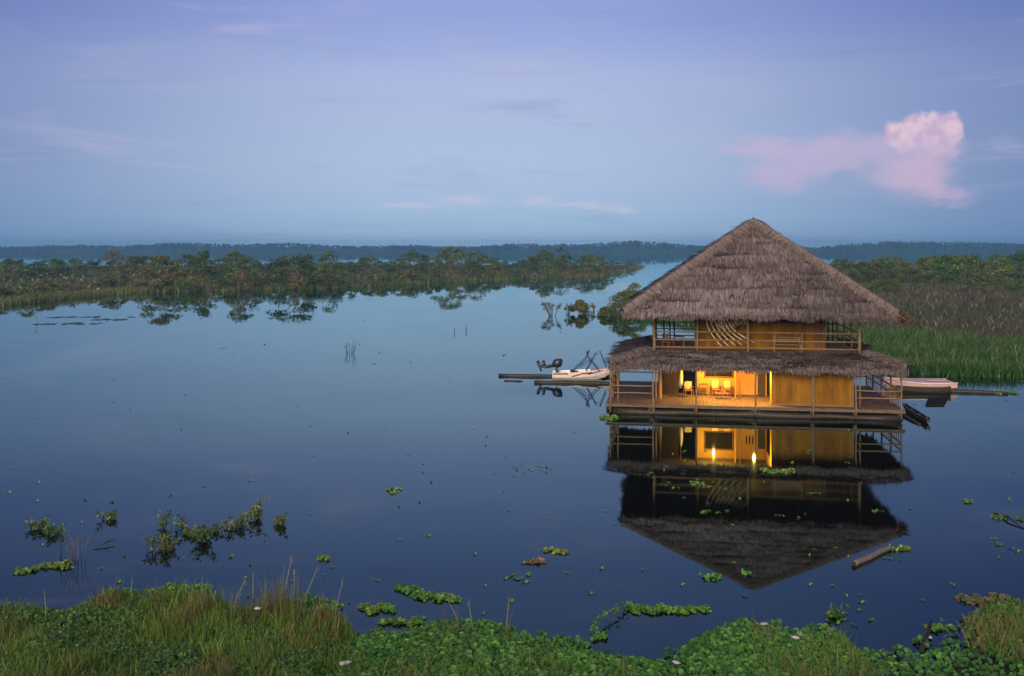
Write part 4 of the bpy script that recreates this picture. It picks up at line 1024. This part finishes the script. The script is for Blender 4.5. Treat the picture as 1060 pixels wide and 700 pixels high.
for cx, wpx, k, hmin, hmax in ((20, 26, 90, .5, 1.0), (120, 14, 60, .45, .9), (150, 30, 80, .3, .75), (262, 22, 70, .6, 1.15), (292, 14, 90, .8, 1.45), (310, 9, 50, .8, 1.5), (338, 12, 60, .6, 1.1), (352, 8, 50, .6, 1.0), (470, 14, 26, .5, 1.0), (522, 8, 14, .5, 1.1), (785, 12, 60, .3, .7), (1020, 25, 60, .3, .6)):
    px, b_ = bank_pts(k, cx - wpx, cx + wpx, .15, 1.3); blades(qb, b_, rng.uniform(hmin, hmax, k), rng.uniform(.012, .026, k), rng.uniform(.02, .45, k), [(.18, .24, .06), (.13, .21, .05), (.25, .22, .10), (.26, .16, .08)], m=5)
# broad herb leaves on the taller weeds
px, b_ = bank_pts(34000, -80, 360, .0, 8); f1 = field(b_[:, 0], b_[:, 1]) + .35; g = f1 > -.2; b_, f1 = b_[g], f1[g]; n = len(b_); b_[:, 2] += rng.uniform(.05, .42, n) * np.clip(.55 + .6 * f1, .1, 1.3)
leaves(qb, b_, rng.uniform(.05, .13, n), [(.09, .21, .034), (.13, .24, .045), (.07, .165, .03), (.17, .22, .05)], asp=.5, upbias=.8)
tag(qb.build('bank_weeds', M['plant']), 'tall green and brown grasses on the near bank', 'weeds', kind='stuff')

# ------------------------------------------------------------------ floating clumps, twigs, leaves
def clump(name, px, py, wpx, dpx, n, lab, cols=HYA, size=(.08, .16), hgt=.13, curve=0, cat='water plant', seed=None):
    c = P(px, py); qb = QB(); hw = wpx / F * c.y / 2; hd = abs(CAMH * F / (py + dpx / 2 - HOR) - CAMH * F / (py - dpx / 2 - HOR)) / 2
    nb = max(3, int(wpx / 5)); bx = np.linspace(-.82, .82, nb) + rng.normal(0, .06, nb); by = rng.normal(0, .30, nb); br = rng.uniform(.45, 1.0, nb)
    k = rng.choice(nb, n, p=br / br.sum()); r = np.sqrt(rng.uniform(0, 1, n)) * (1 + .5 * (rng.uniform(0, 1, n) < .12)); th = rng.uniform(0, 2 * math.pi, n)
    x = (bx[k] + r * np.cos(th) * br[k] * 2.3 / nb) * hw; y = (by[k] + r * np.sin(th) * br[k] * .75) * hd + curve * (bx[k]) * hd * 2
    hyacinth(qb, np.stack([x, y, np.full(n, .012)], 1), rng.uniform(*size, n), cols, rng.uniform(0, 1, n) ** 1.5 * hgt * (1.25 - np.clip(r, 0, 1)) * br[k])
    o = qb.build(name, M['plant']); o.location = c; tag(o, lab, cat, 'floating clumps of water plants'); return o
YG = [(.18, .30, .05), (.25, .36, .07), (.14, .24, .04)]
clump('floating_plant', 60, 586, 27, 6, 190, 'long yellow green floating clump by the pale dead twigs', YG)
clump('floating_plant', 24, 592, 20, 9, 110, 'dark green floating clump farthest from the log, near the corner weeds', DKG + HYA)
clump('floating_plant', 334, 579, 11, 6, 46, 'single small floating clump above the tall grass stems', HYA)
clump('floating_plant', 408, 508, 13, 6, 46, 'small yellow green floating clump alone in open water', YG)
clump('floating_plant', 422, 611, 18, 10, 150, 'pale end tuft of the long floating clump off the bank', YG + HYA)
clump('floating_plant', 452, 619, 54, 10, 420, 'long bright green floating clump off the near bank', YG + HYA, curve=-.4)
clump('floating_plant', 383, 632, 26, 9, 240, 'compact bright floating clump nearest the tall grasses', HYA)
clump('floating_plant', 404, 631, 9, 7, 60, 'tiny round floating clump beside the compact one', HYA)
clump('floating_plant', 411, 646, 31, 6, 170, 'narrow floating clump close to the leafy bank', HYA)
clump('floating_plant', 690, 632, 92, 9, 620, 'longest floating clump, a narrow band below the roof reflection', HYA, curve=-.15)
clump('floating_plant', 737, 598, 13, 7, 60, 'small floating clump beside the tip of the roof reflection', HYA)
clump('floating_plant', 772, 594, 8, 4, 24, 'tiny floating clump inside the tip of the roof reflection', HYA)
clump('floating_plant', 573, 570, 22, 7, 120, 'yellow green floating clump beside the dead brown leaves', YG)
clump('floating_plant', 556, 582, 17, 4, 60, 'dead tan leaves floating beside a green clump', [(.34, .22, .12), (.28, .17, .08), (.20, .14, .06)], cat='dead leaves')
clump('floating_plant', 722, 500, 14, 9, 40, 'small floating clump under the reflected railing', HYA)
clump('floating_plant', 805, 488, 30, 5, 300, 'thin line of floating leaves across the reflected eave', DKG + HYA)
clump('floating_plant', 928, 569, 26, 6, 110, 'leafy clump trailing from the bleached log', DKG + HYA)
clump('floating_plant', 1042, 536, 26, 8, 60, 'dark twiggy clump floating by the frame edge of the lake', DKG)
clump('floating_plant', 1000, 519, 8, 5, 30, 'tiny dark clump alone beyond the bleached log', DKG)
clump('floating_plant', 975, 652, 22, 8, 100, 'low floating clump in the dark inlet', DKG + HYA)
clump('floating_plant', 1020, 622, 60, 14, 300, 'brownish floating weeds before the corner bank', [(.19, .17, .06), (.14, .17, .05), (.22, .17, .085), (.10, .15, .04)])
clump('floating_plant', 620, 659, 12, 6, 50, 'small floating tuft at the end of the arching stem', HYA)
clump('floating_plant', 1040, 406.5, 22, 5, 160, 'tuft of green weeds on the tip of the long thin log', DKG + HYA, size=(.12, .25), hgt=.2)
clump('floating_plant', 630, 432, 14, 8, 170, 'green weeds caught under the deck corner', DKG + HYA, size=(.1, .22), hgt=.18)
clump('floating_plant', 668, 326.5, 44, 5, 420, 'green reed patch behind the eave of the tall roof', [(.05, .13, .02), (.06, .15, .025)], size=(.4, .8), hgt=1.2)

def emergent(px, py, h, rad, n, lab, cols, seed):
    """plant standing out of the water: thin stems with leaf sprays"""
    rs = random.Random(seed); c = P(px, py); root = empty('emergent_plant', c); tk = MB(); qb = QB(); tips = []
    for k in range(n):
        th = rs.uniform(0, 6.28); b_ = Vector((math.cos(th), math.sin(th) * .5, 0)) * rad * rs.random(); tp = b_ * 1.25 + Vector((rs.uniform(-.2, .2), rs.uniform(-.15, .15), h * rs.uniform(.35, 1)))
        tk.tube([b_ - Vector((0, 0, .15)), b_.lerp(tp, .5), tp], [.012, .01, .005], 5)
        for j in range(7): tips.append(b_.lerp(tp, rs.uniform(.2, 1.05)) + Vector((rs.uniform(-.1, .1), rs.uniform(-.08, .08), 0)))
    tk.build('stems', M['darktwig'], root)
    T = np.array([tuple(v) for v in tips]); T = np.repeat(T, 3, axis=0) + rng.normal(0, .05, (len(T) * 3, 3)); T[:, 2] = np.maximum(T[:, 2], .02)
    leaves(qb, T, rng.uniform(.10, .22, len(T)), cols, asp=.36, upbias=.3)
    qb.build('foliage', M['plant'], root); tag(root, lab, 'water plant', 'leafy plants standing in the shallows'); return root
EM = [(.16, .22, .055), (.12, .18, .04), (.21, .25, .07), (.08, .13, .04)]
for a in ((167, 569, 0.53, 0.48, 12, 'bushiest leafy plant standing in the shallows', EM, 1), (180, 547, 0.59, 0.40, 8, 'upright plant behind the bushiest one in the shallows', EM, 2), (193, 554, 0.25, 0.46, 6, 'low leafy sprig linking two taller plants', EM, 3),
          (214, 560, 0.62, 0.52, 11, 'leafy plant with drooping sprays at the middle of the row', EM, 4), (228, 550, 0.28, 0.40, 6, 'low plant with reddish leaves in the row', EM + [(.16, .09, .04)], 5), (245, 545, 0.46, 0.38, 8, 'medium plant near the tall end of the row', EM, 6),
          (267, 537, 0.71, 0.28, 8, 'tallest narrow plant of the row in the shallows', EM, 7), (291, 543, 0.46, 0.23, 6, 'small plant standing apart at the far end of the row', EM, 8), (44, 547, 0.56, 0.52, 8, 'dark straggly plant near the corner of the lake', DKG + EM, 9),
          (57, 553, 0.31, 0.46, 6, 'dark low sprig beside the straggly plant', DKG, 10), (113, 538, 0.34, 0.23, 6, 'small lone tuft between the twigs and the leafy row', EM, 11), (866, 638, 0.28, 0.17, 4, 'dark lone stem in the water beside the leafy bank', DKG, 12)):
    emergent(*a)
def twigs(name, px, py, h, spread, n, lab, mat, seed, cat='dead twigs', r=.012, lean=0):
    rs = random.Random(seed); mb = MB(); c = P(px, py)
    for k in range(n):
        b_ = Vector((rs.uniform(-1, 1) * spread * .4, rs.uniform(-.3, .3) * spread, -.1)); tp = Vector((b_.x * 1.9 + lean + rs.uniform(-.1, .1), b_.y, h * rs.uniform(.55, 1)))
        m = b_.lerp(tp, .55) + Vector((rs.uniform(-.06, .06), 0, 0)); mb.tube([b_, m, tp], [r, r * .8, r * .35], 5)
        for j in range(2): s = m.lerp(tp, rs.random()); mb.tube([s, s + Vector((rs.uniform(-.2, .2), rs.uniform(-.1, .1), rs.uniform(.05, .25))) * h], [r * .5, r * .25], 4)
    o = mb.build(name, M[mat]); o.location = c; tag(o, lab, cat); return o
twigs('dead_twigs', 81, 581, 1.05, .55, 9, 'pale bare twigs standing upright in the shallows', 'twig', 1)
twigs('dead_twigs', 62, 578, .9, .1, 2, 'thin dark stem standing beside the pale twigs', 'darktwig', 2)
twigs('dead_twigs', 362, 366, 1.2, .9, 7, 'small dead bush standing alone in mid lake', 'darktwig', 3, r=.03)
twigs('stake', 483, 343, 1.0, .05, 1, 'short dark stake standing in mid lake', 'darktwig', 4, 'stake', r=.06)
twigs('stake', 470, 344.5, .55, .05, 1, 'low dark stake beside the taller one', 'darktwig', 5, 'stake', r=.045)
twigs('stake', 213, 316, 3.0, .6, 2, 'pale leaning sticks before the far thicket', 'twig', 6, 'stake', r=.05, lean=.9)
twigs('stake', 38, 336, 2.2, .1, 1, 'thin pale stick standing before the far shore', 'twig', 7, 'stake', r=.04)
a, c = P(97, 569), P(119, 562); m_ = a.lerp(c, .5)
o = MB().tube([(0, 0, .01), m_ - a + Vector((0, .05, .1)), c - a + Vector((0, 0, .12))], [.018, .022, .01], 6).tube([m_ - a + Vector((0, .05, .1)), m_ - a + Vector((.15, .1, .25))], [.012, .005], 5).build('drift_branch', M['darktwig']); o.location = a; tag(o, 'thin dark branch lying on the water by the pale twigs', 'branch')
a, c = P(618, 661), P(652, 629); pts = []
for i in range(13):
    s = i / 12; q = a.lerp(c, s); pts.append(q - a + Vector((-.55 * math.sin(math.pi * s) * (1 - s), 0, .03 + .18 * math.sin(math.pi * s))))
rt = empty('trailing_stem', a); tag(rt, 'arching leafy stem lying across the water off the bank', 'water plant')
MB().tube(pts, [.012] * 13, 6).build('stem', M['darktwig'], rt)
qb = QB(); T = np.repeat(np.array([tuple(v) for v in pts]), 9, axis=0); T = T + rng.normal(0, .07, T.shape); T[:, 2] = np.abs(T[:, 2]) + .02; leaves(qb, T, rng.uniform(.06, .16, len(T)), HYA, asp=.5); qb.build('foliage', M['plant'], rt)
a, c = P(1028, 530), P(1062, 549); o = MB().tube([a - a, (c - a) * .5 + Vector((0, .1, .12)), c - a], [.03, .035, .02], 6).build('drift_branch', M['wetlog']); o.location = a; tag(o, 'dark bent branch floating at the edge of the lake', 'branch')
# tall individual weed stems with seed heads on the bank
def stem(px, py, h, lean, lab, mat='stalk'):
    Y0 = float(edgeY(px)) - .4; x = (px - 530) / F * Y0; e = empty('weed_stem', (x, Y0, 0)); tag(e, lab, 'weed')
    tp = Vector((lean, 0, h)); MB().tube([(0, 0, -.05), (lean * .35, 0, h * .5), tp], [.014, .011, .005], 6).build('stalk', M[mat], e)
    qb = QB(); T = np.tile(np.array(tuple(tp)), (26, 1)) + rng.normal(0, .022, (26, 3)) * np.array([1, 1, 2.6]); leaves(qb, T, rng.uniform(.02, .055, 26), [(.30, .30, .14), (.2, .26, .08), (.34, .25, .13)]); qb.build('seed_head', M['plant'], e)
for a in ((292, 0, 1.55, .25, 'tallest pale weed stem leaning from the grass'), (312, 0, 1.45, .45, 'second tall weed stem, leaning the most'), (304, 0, 1.25, .02, 'straight russet weed stem among the tall grasses'), (345, 0, 1.3, .25, 'tall weed stem at the end of the grassy bank'),
          (240, 0, 1.0, .35, 'bent weed stem before the dip in the grass'), (262, 0, 1.2, .0, 'upright weed stem left of the russet one'), (523, 0, 1.15, .1, 'lone dark stem rising from the leafy mat'), (478, 0, .95, -.35, 'thin stem arching back from the leafy mat'),
          (490, 0, .9, -.12, 'thin upright stem beside the arching one'), (48, 0, 1.0, -.05, 'lone stem over the corner weeds'), (135, 0, .75, .05, 'short stem over the bright weed hump')): stem(*a)
# litter
def litter(px, py, kind, lab, rz=0, z=.12):
    Y0 = (CAMH - z) * F / (py - HOR); x = (px - 530) / F * Y0
    if kind == 'bottle':
        e = empty('plastic_bottle', (x, Y0, z), rz); tag(e, lab, 'bottle')
        MB().tube([(-.15, 0, .04), (-.14, 0, .04), (.06, 0, .04), (.11, 0, .04), (.15, 0, .04)], [.02, .045, .045, .018, .016], 12).build('body', M['litter'], e); MB().tube([(.15, 0, .04), (.18, 0, .04)], .019, 10).build('cap', M['black'], e)
    else:
        mb = MB(); mb.ball((0, 0, .03), (.10, .06, .035), 10, 6, .3); o = mb.build('litter_scrap', M['litter']); o.location = (x, Y0, z); o.rotation_euler = (.1, .1, rz); tag(o, lab, 'litter')
litter(791, 647, 'scrap', 'white plastic scrap on top of the leafy hump', .2, .3); litter(823, 661, 'scrap', 'largest white plastic scrap on the leafy bank', -.1, .3)
litter(700, 687, 'scrap', 'white scrap at the lowest leafy edge', -.3, .22); litter(358, 688, 'bottle', 'small white bottle in the leaves below the tall grasses', .5, .35)
litter(962, 661, 'scrap', 'pale round scrap afloat in the dark inlet', 1.2, .02); litter(267, 631, 'scrap', 'pinkish white scrap caught in the tall grass', .3, .5)
a, c = P(953, 676), P(962, 655); o = MB().tube([(0, 0, .0), (c - a) * .6 + Vector((0, 0, .1)), c - a + Vector((.05, 0, .32))], [.07, .07, .03], 8).build('drift_branch', M['wetlog']); o.location = a; tag(o, 'black stump poking out of the dark inlet', 'branch')
# tiny floating leaves: one built, the rest copies
qb = QB(); hyacinth(qb, np.array([[0, 0, .012], [.1, .05, .012], [-.09, .06, .012]]), np.array([.16, .12, .13]), HYA, .01); leaf0 = qb.build('floating_leaf', M['plant'])
spots = [(x, y) for x, y in zip(rng.uniform(0, 1060, 170), 300 + 350 * rng.uniform(0, 1, 170) ** .8) if y < 640 and not (625 < x < 940 and y < 432)]
for cx, cy_, sx_, sy_, k in ((549, 486, 14, 6, 16), (686, 494, 11, 6, 9), (1036, 566, 9, 6, 8), (544, 594, 6, 2, 4), (878, 641, 12, 3, 8), (906, 530, 5, 1.5, 4), (735, 530, 11, 1.5, 9), (528, 599, 4, 1.5, 5)):
    for x, y in zip(rng.normal(cx, sx_, k), rng.normal(cy_, sy_, k)): spots.append((x, y))
for x, y in zip(rng.uniform(660, 900, 26), rng.uniform(465, 570, 26)): spots.append((x, y))
for i, (x, y) in enumerate(spots):
    o = leaf0 if i == 0 else leaf0.copy()
    if i: COL.objects.link(o)
    o.location = P(x, y); o.rotation_euler = (0, 0, random.uniform(0, 6.28)); s = random.uniform(.3, .8) * (2.2 if y < 380 else 1); o.scale = (s * random.uniform(.8, 2), s, 1); tag(o, 'tiny loose leaf adrift on the lake', 'leaf', 'loose leaves adrift on the lake')

# ------------------------------------------------------------------ air
hz = MB().box(-1850, 1850, -60, 2550, -1.5, 28).build('haze', bpy.data.materials.new('haze_air'))
hm_ = hz.data.materials[0]; hm_.use_nodes = True; t = NT(hm_.node_tree); t.n.remove(t.n['Principled BSDF'])
pv = t.new('ShaderNodeVolumePrincipled'); pv.inputs['Color'].default_value = (.40, .80, 1, 1); pv.inputs['Density'].default_value = .00037; pv.inputs['Anisotropy'].default_value = .6
t.l.new(pv.outputs[0], t.n['Material Output'].inputs['Volume']); tag(hz, 'thin blue evening haze over the lake', 'haze', kind='stuff')

# lily pads before the far thicket, one built and the rest copied
qb = QB(); k_ = 9; ang = np.linspace(.25, 2 * math.pi - .25, k_); V = np.concatenate([np.zeros((1, 3)), np.stack([.5 * np.cos(ang), .5 * np.sin(ang), .01 + .03 * (np.arange(k_) % 2)], 1)])[None]
qb.faces(V + np.array([0, 0, .015]), np.array([[.09, .16, .04]])); pad0 = qb.build('lily_pad', M['plant'])
for i in range(54):
    cx, cy_, sx_ = ((92, 328.6, 20), (66, 335, 17), (110, 331, 10))[i % 3]; o = pad0 if i == 0 else pad0.copy()
    if i: COL.objects.link(o)
    o.location = P(random.gauss(cx, sx_), random.gauss(cy_, .5)); o.rotation_euler = (0, 0, random.uniform(0, 6.28)); s = random.uniform(.5, 1.5); o.scale = (s, s, 1); tag(o, 'flat lily pad floating before the far thicket', 'lily pad', 'lily pads before the far thicket')
# unused prototypes go away
for lst in protos.values():
    for p_ in lst:
        if p_ not in USED:
            for c_ in KIDS.get(p_, []): bpy.data.objects.remove(c_)
            bpy.data.objects.remove(p_)

vs_ = scene.view_settings; vs_.view_transform = 'Standard'; vs_.look = 'None'; vs_.exposure = .08; vs_.gamma = 1; vs_.use_curve_mapping = False
cy = scene.cycles
cy.max_bounces = 8; cy.diffuse_bounces = 3; cy.glossy_bounces = 3; cy.volume_bounces = 1; cy.transparent_max_bounces = 8
cy.sample_clamp_indirect = 4; cy.use_denoising = True; cy.caustics_reflective = False; cy.caustics_refractive = False
